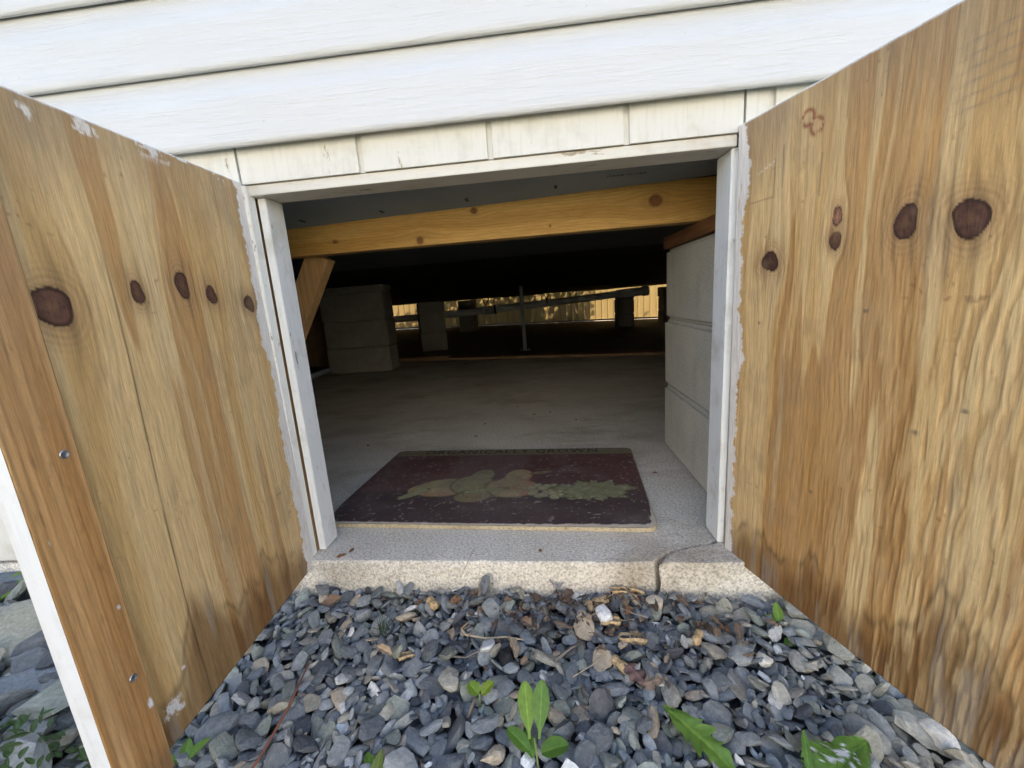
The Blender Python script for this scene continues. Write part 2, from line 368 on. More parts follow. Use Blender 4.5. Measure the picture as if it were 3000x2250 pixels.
def plyface(Sg, Z, knots, seed, style):
    u = Sg.copy()
    for sk, zk, rs, rz, _ in knots:
        dx = Sg-sk; dz = Z-zk; u -= dx*np.exp(-(dx/(2.9*rs))**2-(dz/(5.5*rz))**2)*.8
    u = u+.016*(fbm(Sg*3+seed, Z*2.4, seed)-.5)+.006*(fbm(Sg*9, Z*6, seed+1)-.5)
    band = fbm(u*24, Z*1.0, seed+2, 3); st = fbm(u*(24 if style == 'L' else 36)+7, Z*(.75 if style == 'L' else 1.1)+3, seed+3, 2); fine = vn(u*420, Z*9, seed+4)*.6+vn(u*200, Z*5, seed+44)*.4; fine2 = vn(u*120, Z*4, seed+5)
    c = mx(np.array((.58,.385,.165))*np.ones(Sg.shape+(3,)), (.67,.49,.25), ss(.35, .65, band))
    c = mx(c, (.40,.205,.066), ss(.545, .565, st)*.70*(.72+.28*fine2))
    c = mx(c, (.68,.54,.32), ss(.60, .70, fbm(u*45, Z*1.5, seed+6, 2))*.45)
    c *= (.84+.27*fine+.12*(fine2-.5))[..., None]
    # growth lines
    ln_ = np.abs(np.mod(u*85+3*fbm(u*8, Z*1.2, seed+7), 1)-.5)*2
    c *= (1-.13*ss(.72, .98, ln_)*(vn(Sg*14, Z*3, seed+8)))[..., None]
    for sk, zk, rs, rz, tone in knots:
        dx = Sg-sk; dz = Z-zk; th0 = np.arctan2(dz, dx); d = np.sqrt((dx/rs)**2+(dz/rz)**2)*(1+.10*np.sin(2*th0+sk*90)+.07*np.sin(3*th0+zk*130+sk*60))+.16*(fbm(Sg*55, Z*55, seed+11)-.5)
        halo = np.exp(-((d-1)/1.1)**2)*(d > .8)
        c = mx(c, (.47,.30,.15), halo*.6); c *= (1-.30*ss(.5, .95, ln_)*np.exp(-((d-1)/2.2)**2))[..., None]; c *= (1-.24*halo*(.5+.5*np.sin(d*17+2*fbm(Sg*60, Z*60, seed+13))))[..., None]
        ins = ss(1.05, .98, d)
        kc = np.array((.115,.058,.040))*tone; rg = .65+.5*vn(d*7, np.arctan2(dz, dx)*2.2, seed+12)
        core = kc*rg[..., None]; core = mx(core, (.035,.016,.012), ss(.74, .92, d)*.85); crk = np.abs(np.sin(np.arctan2(dz, dx)*1.5+zk*40)); core = mx(core, (.03,.015,.01), ss(.10, .0, crk)*ss(.9, .5, d)*.8); core = mx(core, np.array((.17,.095,.05))*tone, ss(.5, .1, d)*.7)
        c = mx(c, core, ins)
    # weathering of the upper rim, grey smudges
    gr = ss(.58, .72, Z+.09*(fbm(Sg*9, Z*5, seed+14)-.5))*(.35+.6*fbm(Sg*40, Z*7, seed+15))
    c = mx(c, (.27,.205,.14), np.clip(gr, 0, .75))
    sm = ss(.62, .72, fbm(Sg*20, Z*12, seed+16)); c = mx(c, (.30,.22,.14), sm*.22)
    # damp stains climbing from the bottom edge
    if style == 'L':
        top = .045+.05*np.exp(-((Sg-.10)/.035)**2)+.075*np.exp(-((Sg-.26)/.03)**2)+.03*np.exp(-((Sg-.17)/.05)**2)
    else:
        top = .05+.02*np.sin(Sg*22)+.05*np.exp(-((Sg-.18)/.04)**2)+.08*np.exp(-((Sg-.30)/.05)**2)
    edge = top*(.55+.9*fbm(u*55, Z*2.5, seed+18, 3)); s1 = ss(edge+.022, edge-.045, Z)
    c = mx(c, c*np.array((.30,.23,.175)), s1*(.6+.4*fbm(u*80, Z*7, seed+19)))
    c = mx(c, (.30,.26,.215), s1*ss(.56, .68, fbm(u*70+3, Z*6, seed+20))*.55)
    rim = np.exp(-((Z-edge)/.007)**2); c *= (1-.38*rim*ss(.35, .6, fbm(Sg*20, Z*8, seed+22)))[..., None]
    # specks
    sp = ss(.90, .95, vn(Sg*230+3*vn(Sg*90, Z*90, 2), Z*150, seed+24)); c = mx(c, (.16,.08,.04), sp*.45*ss(.5, .7, fbm(Sg*15, Z*15, seed+25)))
    white = np.array((.74,.74,.73))
    hin = (.0055 if style == 'L' else .002)+.016*(fbm(Z*75, Sg*6, seed+26, 6)-.4)+.010*ss(.5, .85, vn(Z*11, Sg*0, seed+27))+.004*(vn(Z*420, Sg*40, seed+29)-.5)
    c = mx(c, white, ss(hin+.0025, hin-.001, Sg)*ss(.25, .5, vn(Sg*500, Z*40, seed+28)+.35))
    if style == 'L':
        tp = (fbm(Sg*70, Z*150, seed+30) > .60)*ss(.685, .705, Z)*(fbm(Sg*14, Z*4, seed+31) > .45); c = mx(c, white, tp*.85)
        for (a, b, r) in ((.245,.698,.012),(.300,.694,.008),(.16,.702,.010),(.325,.028,.012),(.318,.020,.008),(.30,.06,.003)):
            dd = np.hypot((Sg-a)/r, (Z-b)/(r*.8)); c = mx(c, white, ss(1, .5, dd+.9*(fbm(Sg*260, Z*200, seed+33)-.5)*2)*.9)
        sline = .268-.004*(Z-.35)/.3+.0035*np.sin(Z*9); c = mx(c, (.09,.05,.03), np.exp(-((Sg-sline)/.0011)**2)*ss(.0, .2, .66-Z)*ss(.25, .55, vn(Z*18, Sg*0, 4)+.25)*.85)
    else:
        for (a, b) in ((.108,.678),(.121,.664)):
            dd = np.hypot((Sg-a)/.008, (Z-b)/.009); c = mx(c, (.22,.06,.03), np.exp(-((dd-1)/.28)**2)*ss(.3, .5, fbm(Sg*200, Z*200, 77))*.85)
        for (a0, a1, b0, b1) in ((.016,.062,.596,.5985),(.060,.062,.598,.645),(.073,.075,.605,.66),(.13,.132,.58,.63),(.17,.1715,.60,.64)):
            c = mx(c, (.15,.13,.12), ((Sg > a0)&(Sg < a1)&(Z > b0)&(Z < b1))*.45)
        for k in range(6): c = mx(c, (.2,.18,.16), np.exp(-((Z-.62-.011*k-.12*(Sg-.27))/.0012)**2)*ss(.255, .27, Sg)*.4)
        for (a, b, r) in ((.262,.312,.006),(.05,.545,.003),(.302,.345,.004),(.15,.19,.003),(.2,.44,.004),(.045,.42,.0035)):
            c = mx(c, (.10,.08,.07), ss(1.1, .5, np.hypot((Sg-a)/r, (Z-b)/(r*.6))+.6*(fbm(Sg*200, Z*200, 51)-.5))*.7)
        sc_ = np.exp(-((Z-.640-.3*(Sg-.05))/.0009)**2)*((Sg > .03)&(Sg < .06)); c = mx(c, white, sc_*.6)
    # raised grain relief
    ridge = vn(u*270, Z*20, seed+40)*.5+vn((Sg+.02*fbm(Sg*8, Z*5, 4))*420, Z*30, seed+41)*.5
    amt = (.0003 if style == 'L' else .0003+.0008*ss(.13, .30, Sg+.12*(fbm(Sg*8, Z*4, seed+42)-.5))*ss(.60, .45, Z+.1*fbm(Sg*9, Z*9, 3)))
    rel = -amt*ss(.42, .75, ridge)
    if style == 'R':
        k = ss(.45, .7, ridge)*amt/.0016; c = mx(c, c*np.array((.62,.50,.37)), np.clip(k*1.8, 0, 1)*.45); c = mx(c, (.76,.58,.31), np.clip(ss(.42, .30, ridge)*(amt-.0003)/.0008, 0, 1)*.3)
        for sk, zk, rs, rz, _ in knots:      # torn grain around the knots
            d = np.hypot((Sg-sk)/rs, (Z-zk)/rz); rel -= .0006*np.exp(-((d-1.8)/.7)**2)*ss(.5, .8, vn(u*400, Z*60, 5))
    topw = ss(.0035, .0015, (Z.max()-Z)+.002*(fbm(Sg*90, Z*0, seed+50)-.5)); c = mx(c*np.array((1.03,.95,.88)), (.76,.76,.75), topw*.9)
    return np.clip(c, .01, .9), rel

def make_door(side):
    if side == 'L':
        a = -.0483; h = Vector((0, -.02, 0)); U = Vector((-math.sin(a), -math.cos(a), 0)); n_ = Vector((math.cos(a), -math.sin(a), 0)); zb, zt, L = -.0157, .7102, .403
        kn = [(.328,.510,.0185,.021,1.15),(.232,.524,.0088,.0125,.95),(.163,.536,.0115,.0165,.95),(.113,.523,.0095,.0145,1.),(.031,.509,.0125,.0125,.75)]
    else:
        a = .2871; h = Vector((W, -.02, 0)); U = Vector((math.sin(a), -math.cos(a), 0)); n_ = Vector((-math.cos(a), -math.sin(a), 0)); zb, zt, L = -.0068, .7152, .403
        kn = [(.060,.509,.0135,.0145,.7),(.156,.524,.0085,.0095,1.),(.231,.531,.0115,.0160,.95),(.285,.525,.0150,.0165,.95),(.157,.552,.006,.010,2.6)]
    s0 = -.012
    def w3(s, o, z): p = h+U*s+n_*o; return (p.x, p.y, z)
    # core panel with a grooved painted outside
    pr = [(s0, -.0035), (L, -.0035), (L, -.016)]
    for gq in (.30, .086): pr += [(gq+.005, -.016), (gq+.004, -.011), (gq-.004, -.011), (gq-.005, -.016)]
    pr += [(s0, -.016)]
    n0 = len(pr); V = [w3(s, o, z) for z in (zb, zt) for s, o in pr]
    F = [list(range(n0)), list(range(n0, 2*n0))]+[[i, (i+1) % n0, n0+(i+1) % n0, n0+i] for i in range(n0)]
    bm = bmesh.new(); vv = [bm.verts.new(p) for p in V]
    for f in F: bm.faces.new([vv[i] for i in f])
    bmesh.ops.recalc_face_normals(bm, faces=bm.faces[:]); bmesh.ops.triangulate(bm, faces=[f for f in bm.faces if len(f.verts) > 4])
    me = bpy.data.meshes.new('m'); bm.to_mesh(me); bm.free()
    door = obj('access_door', me, m_edge, house)
    ns, nz = 380, 330
    Sg, Z = np.meshgrid(np.linspace(s0, L, ns), np.linspace(zb, zt, nz))
    c, rel = plyface(Sg, Z, kn, 100 if side == 'L' else 431, side)
    # ragged worn rim
    off = rel.copy(); off[0] = off[-1] = -.0038; off[:, 0] = off[:, -1] = -.0038
    Zr = Z.copy(); Zr[0] += .0015*(vn(np.linspace(0, 30, ns), 0, 5)-.5); 
    P = np.stack([h.x+U.x*Sg+n_.x*off, h.y+U.y*Sg+n_.y*off, Zr], -1)
    if side == 'R': P = P[:, ::-1]; c = c[:, ::-1]
    o = obj('inner_face', grid_mesh(P, c), m_ply, door, True)
    o['label'] = 'bare knotty plywood inner face, stained dark along the bottom'
    return door, w3, zb, zt
doorL, wL, zbL, ztL = make_door('L'); tag(doorL, 'open left plywood hatch door with a wooden cleat along its free edge')
doorR, wR, zbR, ztR = make_door('R'); tag(doorR, 'open right plywood hatch door with raised rough grain and large knots')
# cleat on the left door: front face coloured, white painted free edge
sc0, sc1, th = .355, .4105, .0155
V = [wL(s, o, z) for z in (zbL-.004, ztL-.002) for s, o in ((sc0, .0002), (sc1, .0002), (sc1, th-.0005), (sc0, th-.0005))]
cl = obj('cleat', mesh(V, [(0,1,5,4),(1,2,6,5),(2,3,7,6),(3,0,4,7),(4,5,6,7),(3,2,1,0)]), [m_edge, m_pine], doorL)
for i_, p_ in enumerate(cl.data.polygons): p_.material_index = 0 if i_ == 1 else 1
Sg, Z = np.meshgrid(np.linspace(sc0, sc1, 60), np.linspace(zbL-.004, ztL-.002, 200))
u = Sg+.006*(fbm(Sg*5, Z*3, 61)-.5)
c = mx(np.array((.43,.215,.075))*np.ones(Sg.shape+(3,)), (.56,.315,.13), ss(.3, .7, fbm(u*60, Z*2, 62)))
c *= (.9+.2*vn(u*350, Z*8, 63))[..., None]
ln_ = np.abs(np.mod(u*130+2*fbm(u*8, Z*1.5, 66), 1)-.5)*2; c *= (1-.22*ss(.6, .95, ln_))[..., None]
c = mx(c, (.34,.23,.13), ss(.30, .62, Z)*.55)
c = mx(c, (.16,.08,.04), ss(.72, .80, fbm(Sg*150, Z*40, 64))*.3)
c = mx(c, (.15,.085,.045), ss(.03, -.01, Z)*.5)
for (a, b, r) in ((.36,.075,.006),(.362,.2,.003),(.40,.3,.002)): c = mx(c, (.75,.74,.72), ss(1, .6, np.hypot((Sg-a)/(r*.6), (Z-b)/r)+.5*(fbm(Sg*300, Z*200, 65)-.5)))
rag = .0012*ss(.45, .8, fbm(Z*70, Sg*0, 67)); off = np.full(Sg.shape, th); off[:, -1] -= .0012; off[:, 0] -= .001
Se = Sg.copy(); Se[:, -1] -= rag[:, -1]*1.5; Se[:, 0] += rag[:, 0]
hL = Vector((0, -.02, 0)); aL = -.0483; U = Vector((-math.sin(aL), -math.cos(aL), 0)); nL = Vector((math.cos(aL), -math.sin(aL), 0))
obj('cleat_face', grid_mesh(np.stack([hL.x+U.x*Se+nL.x*off, hL.y+U.y*Se+nL.y*off, Z], -1), c), m_cleat, doorL, True)
def screw_mesh():
    bm = bmesh.new(); bmesh.ops.create_circle(bm, segments=20, radius=.0043, cap_ends=True)
    r = bmesh.ops.extrude_face_region(bm, geom=bm.faces[:]); vsx = [q for q in r['geom'] if isinstance(q, bmesh.types.BMVert)]
    for v in vsx: v.co.z += .0008; v.co.x *= .85; v.co.y *= .85
    for a in (0, 1):                         # cross recess, as two raised dark-sided slots cut between four pads
        pass
    top = max(bm.faces, key=lambda f: f.calc_center_median().z if len(f.verts) > 4 else -1)
    i = bmesh.ops.inset_individual(bm, faces=[top], thickness=.0020, depth=-.0008)
    bmesh.ops.recalc_face_normals(bm, faces=bm.faces[:])
    me = bpy.data.meshes.new('m'); bm.to_mesh(me); bm.free(); me.materials.append(m_screw); return me
sm_ = screw_mesh()
for s, z in ((.368,.372),(.369,.118)):
    o = bpy.data.objects.new('screw', sm_); link(o, doorL); o.location = wL(s, th+.0003, z); o.rotation_euler = nL.to_track_quat('Z', 'Y').to_euler()

# beam, brace, shim
def lumber_face(A, B, knots, seed, c1, c2):
    u = B.copy()
    for a, b, ra, rb in knots:
        da = A-a; db = B-b; u -= db*np.exp(-(da/(5*ra))**2-(db/(3*rb))**2)*.8
    u = u+.012*(fbm(A*5, B*8, seed)-.5)
    c = mx(np.array(c1)*np.ones(A.shape+(3,)), c2, ss(.3, .7, fbm(A*2, u*50, seed+1)))
    ln_ = np.abs(np.mod(u*150+2*fbm(A*2, u*9, seed+2), 1)-.5)*2; c *= (1-.17*ss(.5, .95, ln_))[..., None]
    for a, b, ra, rb in knots:
        d = np.hypot((A-a)/ra, (B-b)/rb)+.2*(fbm(A*90, B*90, seed+3)-.5)
        c *= (1-.22*np.exp(-((d-1.3)/.7)**2)*(.5+.5*np.sin(d*12)))[..., None]
        c = mx(c, np.array((.17,.065,.022))*np.ones(c.shape)*(.7+.6*vn(A*400, B*400, 9))[..., None], ss(1.1, .9, d)*.9)
    return c
bx0, bx1, by, bz0, bz1 = -.55, .98, .275, .622, .712
obj('floor_beam', box_mesh(bx0, bx1, by+.001, by+.039, bz0, bz1, .0015), lumber('beam wood', (.40,.23,.085), (.52,.32,.13), 'x'), house)
A, B = np.meshgrid(np.linspace(bx0, bx1, 420), np.linspace(bz0+.001, bz1-.001, 50))
c = lumber_face(A, B, [(.348,.688,.008,.0075),(.215,.634,.009,.009),(.755,.673,.015,.0125),(.01,.648,.006,.004),(.52,.640,.003,.003)], 70, (.52,.285,.075), (.66,.39,.12))
obj('beam_face', grid_mesh(np.stack([A, np.full(A.shape, by), B], -1), c), m_beamc, house, True)
def bar(name, p, q, w_, t_, m, parent, up=(0,1,0), bev=.001):
    p = Vector(p); q = Vector(q); d = q-p; L = d.length; d.normalize(); y = Vector(up); y = (y-d*y.dot(d)).normalized(); x = y.cross(d)
    me = box_mesh(-w_/2, w_/2, -t_/2, t_/2, 0, L, bev); me.transform(Matrix((x, y, d)).transposed().to_4x4()); me.transform(Matrix.Translation(p))
    return obj(name, me, m, parent)
bar('brace', (-.062,.336,.628), (-.345,.336,.15), .058, .036, m_pine, house)
# belly wrap: grey front part, sagging black behind
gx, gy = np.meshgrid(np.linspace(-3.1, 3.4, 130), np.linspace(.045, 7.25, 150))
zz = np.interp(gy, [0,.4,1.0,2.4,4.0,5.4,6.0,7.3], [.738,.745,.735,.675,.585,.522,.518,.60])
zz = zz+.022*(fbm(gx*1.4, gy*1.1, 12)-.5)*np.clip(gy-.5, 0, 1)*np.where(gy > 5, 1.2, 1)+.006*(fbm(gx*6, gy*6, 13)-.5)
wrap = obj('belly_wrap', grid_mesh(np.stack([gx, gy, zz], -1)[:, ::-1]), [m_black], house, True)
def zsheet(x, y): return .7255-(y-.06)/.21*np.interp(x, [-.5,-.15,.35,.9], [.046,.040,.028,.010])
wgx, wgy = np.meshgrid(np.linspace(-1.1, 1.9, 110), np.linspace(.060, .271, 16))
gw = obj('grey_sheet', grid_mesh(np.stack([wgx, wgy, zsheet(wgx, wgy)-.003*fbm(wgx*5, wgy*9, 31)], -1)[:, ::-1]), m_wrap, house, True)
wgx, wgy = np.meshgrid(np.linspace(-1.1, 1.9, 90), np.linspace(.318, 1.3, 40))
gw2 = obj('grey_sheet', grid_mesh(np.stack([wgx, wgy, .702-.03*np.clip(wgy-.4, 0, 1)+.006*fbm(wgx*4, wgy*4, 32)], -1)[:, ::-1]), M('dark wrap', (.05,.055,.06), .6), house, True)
def text(name, body, loc, size, m, parent, rot=(0,0,0), shear=0, ext=.0002, spacing=1, align='CENTER', sx=1):
    cu = bpy.data.curves.new('t', 'FONT'); cu.body = body; cu.size = size; cu.shear = shear; cu.extrude = ext; cu.align_x = align; cu.align_y = 'CENTER'; cu.space_character = spacing; cu.resolution_u = 3
    o = bpy.data.objects.new('t', cu); col.objects.link(o); bpy.context.view_layer.update()
    me = bpy.data.meshes.new_from_object(o.evaluated_get(bpy.context.evaluated_depsgraph_get()))
    bpy.data.objects.remove(o); bpy.data.curves.remove(cu)
    me.transform(Matrix.Diagonal((sx, 1, 1, 1)))
    q = obj(name, me, m, parent); q.location = loc; q.rotation_euler = rot; return q
text('lettering', 'MADE IN USA', (.676, .19, float(zsheet(.676,.19))-.0040), .0125, m_ink, gw, (math.pi, 0, 0), spacing=1.05)
tk = box_mesh(-.003, .003, -.011, .011, -.0004, .0004); tk.materials.append(m_ink)
for x, y in ((.148,.231),(.342,.2224),(.534,.211),(-.039,.231)):
    o = bpy.data.objects.new('tick_mark', tk); link(o, gw); o.location = (x, y, float(zsheet(x, y))-.0040)
for k in range(46):   # blotched print behind the beam
    x = random.uniform(-.3, .95); y = random.uniform(.42, .75); w_ = random.uniform(.008, .03)
    me = mesh([(w_*math.cos(a)*(.6+.5*random.random()), .012*math.sin(a)*(.6+.5*random.random()), 0) for a in [i*.785 for i in range(8)]][::-1], [list(range(8))])
    o = obj('printed_mark', me, m_ink, gw2); o.location = (x, y, .7005-.03*max(0, y-.4))
# remaining shell: back wall, ends, roof
obj('back_wall', box_mesh(-2.9, 3.3, 7.25, 7.33, .60, 3.2), m_wallw, house)
obj('end_wall', box_mesh(-2.97, -2.902, -.015, 7.33, -.12, 3.2), m_wallw, house)
obj('end_wall', box_mesh(3.302, 3.37, -.015, 7.33, -.12, 3.2), m_wallw, house)
obj('roof', prism_mesh([(-.15, 3.15), (3.65, 4.5), (7.6, 3.15), (7.6, 3.05), (3.65, 4.4), (-.15, 3.05)], 'x', -3.3, 3.7), m_roof, house)
# vinyl skirting at the far side, one plank at a time, and its bottom track
def zg(x): return -.0085-.0282*x
pw = .112
for k in range(54):
    xa = -2.88+k*pw; xb = xa+pw-.004
    pr = [(xa, 7.30), (xa+.006, 7.290), (xa+pw*.3, 7.288), (xa+pw*.5, 7.288), (xa+pw*.7, 7.288), (xb-.006, 7.290), (xb, 7.30)]
    V = []; F = []
    for z in (zg(xa)+.01, .62): V += [(x, y, z) for x, y in pr]
    F = [[i, i+1, 7+i+1, 7+i] for i in range(6)]
    obj('skirt_plank', mesh(V, F), m_skirt, house)
    obj('skirt_seam', box_mesh(xb-.002, xa+pw+.002, 7.302, 7.310, zg(xa)+.01, .62), m_blockd, house)
bar('skirt_track', (-2.9, 7.285, zg(-2.9)+.02), (3.3, 7.285, zg(3.3)+.02), .045, .03, m_pvcw, house, up=(0,0,1))

# ------------------------------------------------------------------ piers
def block_mesh(lx, ly, lz, seed):
    bm = bmesh.new(); bmesh.ops.create_cube(bm, size=1)
    for v in bm.verts: v.co = (v.co.x*lx, v.co.y*ly, (v.co.z+.5)*lz)
    bmesh.ops.bevel(bm, geom=bm.edges[:], offset=.009, segments=3, affect='EDGES')
    r = random.Random(seed)
    for v in bm.verts: v.co += Vector((r.uniform(-1,1), r.uniform(-1,1), r.uniform(-.5,.5)))*.0012
    me = bpy.data.meshes.new('m'); bm.to_mesh(me); bm.free(); return me
def pier(loc, rz, lx, ly, heights, m, label, shim=None, jit=.006, group=None):
    t = empty('block_pier', loc, rz); tag(t, label, 'pier', group); z = 0
    for i, hh in enumerate(heights):
        o = obj('concrete_block', block_mesh(lx, ly, hh-.002, i+int(loc[0]*100)), m, t); o.location = (random.uniform(-jit, jit), random.uniform(-jit, jit), z); z += hh
    if shim: o = obj('wood_shim', box_mesh(-lx/2-.004, lx/2+.004, -ly/2-.003, ly/2+.003, z, z+shim, .0015), m_shim, t)
    return t
pier((.951, .3475, .001), 0, .20, .385, [.196]*3, m_block, 'clean grey block pier just inside the opening with a brown wood shim on top', .0315, jit=.0035)
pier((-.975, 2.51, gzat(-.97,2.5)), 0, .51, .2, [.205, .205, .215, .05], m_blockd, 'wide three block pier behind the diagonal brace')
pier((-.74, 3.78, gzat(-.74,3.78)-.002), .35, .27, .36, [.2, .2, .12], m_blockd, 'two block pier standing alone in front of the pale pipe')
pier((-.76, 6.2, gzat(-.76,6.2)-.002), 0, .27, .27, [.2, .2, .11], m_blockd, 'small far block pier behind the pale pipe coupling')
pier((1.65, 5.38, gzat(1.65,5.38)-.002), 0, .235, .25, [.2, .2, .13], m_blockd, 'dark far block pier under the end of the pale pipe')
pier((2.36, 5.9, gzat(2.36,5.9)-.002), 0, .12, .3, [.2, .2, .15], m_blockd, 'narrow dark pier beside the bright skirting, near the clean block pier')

# ------------------------------------------------------------------ things under the house
pp = empty('drain_pipe', (0, 5.1, .3)); tag(pp, 'pale plastic drain pipe slung across the crawl space', 'pipe')
PP = [(-2.6,5.1,.30),(-1.73,5.1,.3137),(-.93,5.1,.328),(-.14,5.1,.356),(.29,5.1,.375),(1.08,5.1,.412),(1.62,5.1,.442),(1.86,5.1,.452)]
def at(p): return tuple(Vector(p)-Vector((0,5.1,.3)))
obj('pipe_run', tube_mesh([at(p) for p in PP], .047, 16), m_pvc, pp, True)
obj('coupling', tube_mesh([at((-.36,5.1,.347)), at((-.20,5.1,.354))], .058, 16), m_pvcw, pp, True)
obj('coupling', tube_mesh([at((-.185,5.1,.3545)), at((-.16,5.1,.3555))], .06, 16), m_black, pp, True)
obj('end_fitting', tube_mesh([at((1.5,5.1,.435)), at((1.84,5.1,.451))], .057, 16), m_pvc, pp, True)
obj('end_cap', tube_mesh([at((1.84,5.1,.451)), at((1.92,5.1,.455))], .066, 16), m_pvc, pp, True)
for x, z in ((.55,.387),(-.95,.328),(-.3,.35)):
    for s in (-1, 1): obj('hanger_strap', tube_mesh([at((x+.06*s,5.1,.56)), at((x+.005*s,5.09,z+.065)), at((x,5.04,z-.0))], .006, 6), m_black, pp)
po = empty('steel_post', (.3, 3.19, gzat(.3,3.19))); tag(po, 'thin galvanised steel post standing in the middle of the crawl space', 'post')
obj('tube', box_mesh(-.017, .017, -.019, .019, .012, .60, .002), m_galv, po)
obj('foot_plate', box_mesh(-.05, .05, -.04, .04, .002, .012, .001), m_galv, po)
for s in (-1, 1): obj('foot_bolt', tube_mesh([(s*.042, -.01, .012), (s*.042, -.01, .03)], .006, 8), m_galv, po)
def loose(name, p, q, w_, t_, m, label, cat, group=None):
    o = bar(name, p, q, w_, t_, m, None, up=(0,0,1)); tag(o, label, cat, group); return o
loose('loose_board', (-2.0,3.0,.022), (-.35,2.83,.022), .085, .03, m_board, 'long thin board lying across the floor in front of the wide block pier', 'board')
loose('loose_board', (-.9,2.96,.012), (1.9,2.2,.018), .11, .02, m_board, 'long dusty plank lying across the floor below the steel post', 'board')
loose('blue_pipe', (-1.30,2.10,.020), (-1.31,2.56,.020), .036, .034, m_blue, 'short light blue pipe on the floor beside the wide block pier', 'pipe')
o = obj('plywood_offcut', box_mesh(-.14, .14, -.01, .01, 0, .62, .001), m_oldply); o.location = (-1.64, 2.92, .004); o.rotation_euler = (-.06, 0, .1)
tag(o, 'brown plywood offcut leaning at the left of the wide block pier', 'plywood')
for k in range(14):   # scraps of dirt on the slab
    x, y = (random.uniform(-.2, .78), random.uniform(.6, 2.0)) if k > 5 else ((.07,.012),(.055,-.005),(.46,-.004),(.765,.33),(.22,.70),(.43,.95))[k]
    r = random.uniform(.005, .011); V = [(r*math.cos(a)*random.uniform(.6,1.2), .6*r*math.sin(a)*random.uniform(.6,1.2), .0006) for a in [i*.7 for i in range(9)]]+[(0,0,.004)]
    o = obj('dirt_crumb', mesh(V, [(i, (i+1) % 9, 9) for i in range(9)]), m_shim); o.location = (x, y, .0005); o.rotation_euler = (0,0,random.random()*3)
    tag(o, 'small crumb of brown dirt on the concrete floor', 'dirt', 'crumbs of dirt on the slab')

# ------------------------------------------------------------------ the mat
MW, MD, TH = .752, .452, .010
mat_e = empty('floor_mat', (.343, .302, .0012), math.radians(-4.6)); tag(mat_e, 'worn maroon kitchen mat printed with fruit, on the concrete just inside', 'mat')
def rrect(w_, d_, r, k=8):
    out = []
    for cx, cy, a0 in ((w_/2-r, d_/2-r, 0), (-w_/2+r, d_/2-r, 90), (-w_/2+r, -d_/2+r, 180), (w_/2-r, -d_/2+r, 270)):
        out += [(cx+r*math.cos(math.radians(a0+90*i/k)), cy+r*math.sin(math.radians(a0+90*i/k))) for i in range(k+1)]
    return out
m_foam = concrete('cream foam', (.42,.35,.23), (.55,.47,.32), (.25,.2,.14), stain=.6, pit=.5)
obj('foam_base', prism_mesh(rrect(MW, MD, .022), 'z', 0, TH-.001), m_foam, mat_e)
X, Y = np.meshgrid(np.linspace(-MW/2, MW/2, 330), np.linspace(-MD/2, MD/2, 210))
def inr(X, Y, w_, d_, r):
    qx = np.abs(X)-w_/2+r; qy = np.abs(Y)-d_/2+r; return np.hypot(np.maximum(qx, 0), np.maximum(qy, 0))+np.minimum(np.maximum(qx, qy), 0)-r
cc = np.array((.064,.024,.023))*np.ones(X.shape+(3,))
cc *= (.7+.6*fbm(X*14, Y*30, 3))[..., None]
cc = mx(cc, (.036,.022,.022), ss(-.055, -.075, Y+.012*(fbm(X*20, Y*20, 4)-.5))*.95)
cc = mx(cc, (.05,.028,.028), ss(.6, .72, fbm(X*7, Y*12, 41))*.6)
def ell(cx, cy, a, b, rot=0):
    c_, s_ = math.cos(rot), math.sin(rot); dx, dy = X-cx, Y-cy; return np.hypot((dx*c_+dy*s_)/a, (-dx*s_+dy*c_)/b)
def paint(d, c1, c2, t, soft=.05):
    global cc
    ins = ss(1+soft, 1-soft, d); kc = mx(np.array(c1)*np.ones(X.shape+(3,)), c2, t); kc = 1.25*(kc*.85+np.array((.165,.15,.10))*.15)*(.7+.6*fbm(X*70, Y*70, 6))[..., None]
    kc = mx(kc, (.03,.025,.015), np.exp(-((d-1)/.09)**2)*.95); cc = mx(cc, kc, ins*.92)
gl = fbm(X*18, Y*22, 8)
paint(np.minimum(ell(-.135,-.045,.085,.055,.15), ell(-.20,-.06,.03,.03)), (.19,.16,.07), (.24,.10,.05), ss(-.05,-.10,Y)*.8)       # apple pale
paint(ell(-.205,-.083,.045,.014,.75), (.13,.14,.06), (.17,.17,.08), gl)
paint(np.minimum(ell(-.062,-.028,.060,.058), ell(-.045,.028,.033,.04,-.2)), (.105,.105,.04), (.17,.155,.07), gl)                      # green pear
paint(np.minimum(ell(.045,-.045,.072,.058,-.1), ell(.055,.02,.040,.05,-.25)), (.20,.155,.07), (.22,.10,.05), ss(.03,.10,X+.3*(gl-.5)))    # golden pear
paint(ell(-.045,-.095,.05,.032,.15), (.13,.10,.04), (.09,.075,.035), gl)
paint(ell(-.02,-.062,.065,.013,.2), (.10,.11,.045), (.14,.14,.06), gl)
paint(ell(.115,.045,.035,.010,.3), (.11,.085,.04), (.08,.06,.03), gl)
r2 = random.Random(5)
for k in range(46):
    q = r2.random(); gx_ = .095+.16*q+r2.uniform(-.012,.012); gy_ = -.035-.055*r2.random()-(.02*(q > .35))*r2.random()
    paint(ell(gx_, gy_, .0135, .0125), (.15,.15,.075), (.20,.19,.10), ell(gx_-.004, gy_+.004, .012, .012) < .7, .1)
th_ = np.arctan2(Y+.058, X-.255); d = ell(.255,-.058,.095,.050)/(1+.16*np.sin(th_*9)+.08*np.sin(th_*23)); paint(d, (.085,.095,.042), (.12,.125,.06), gl)
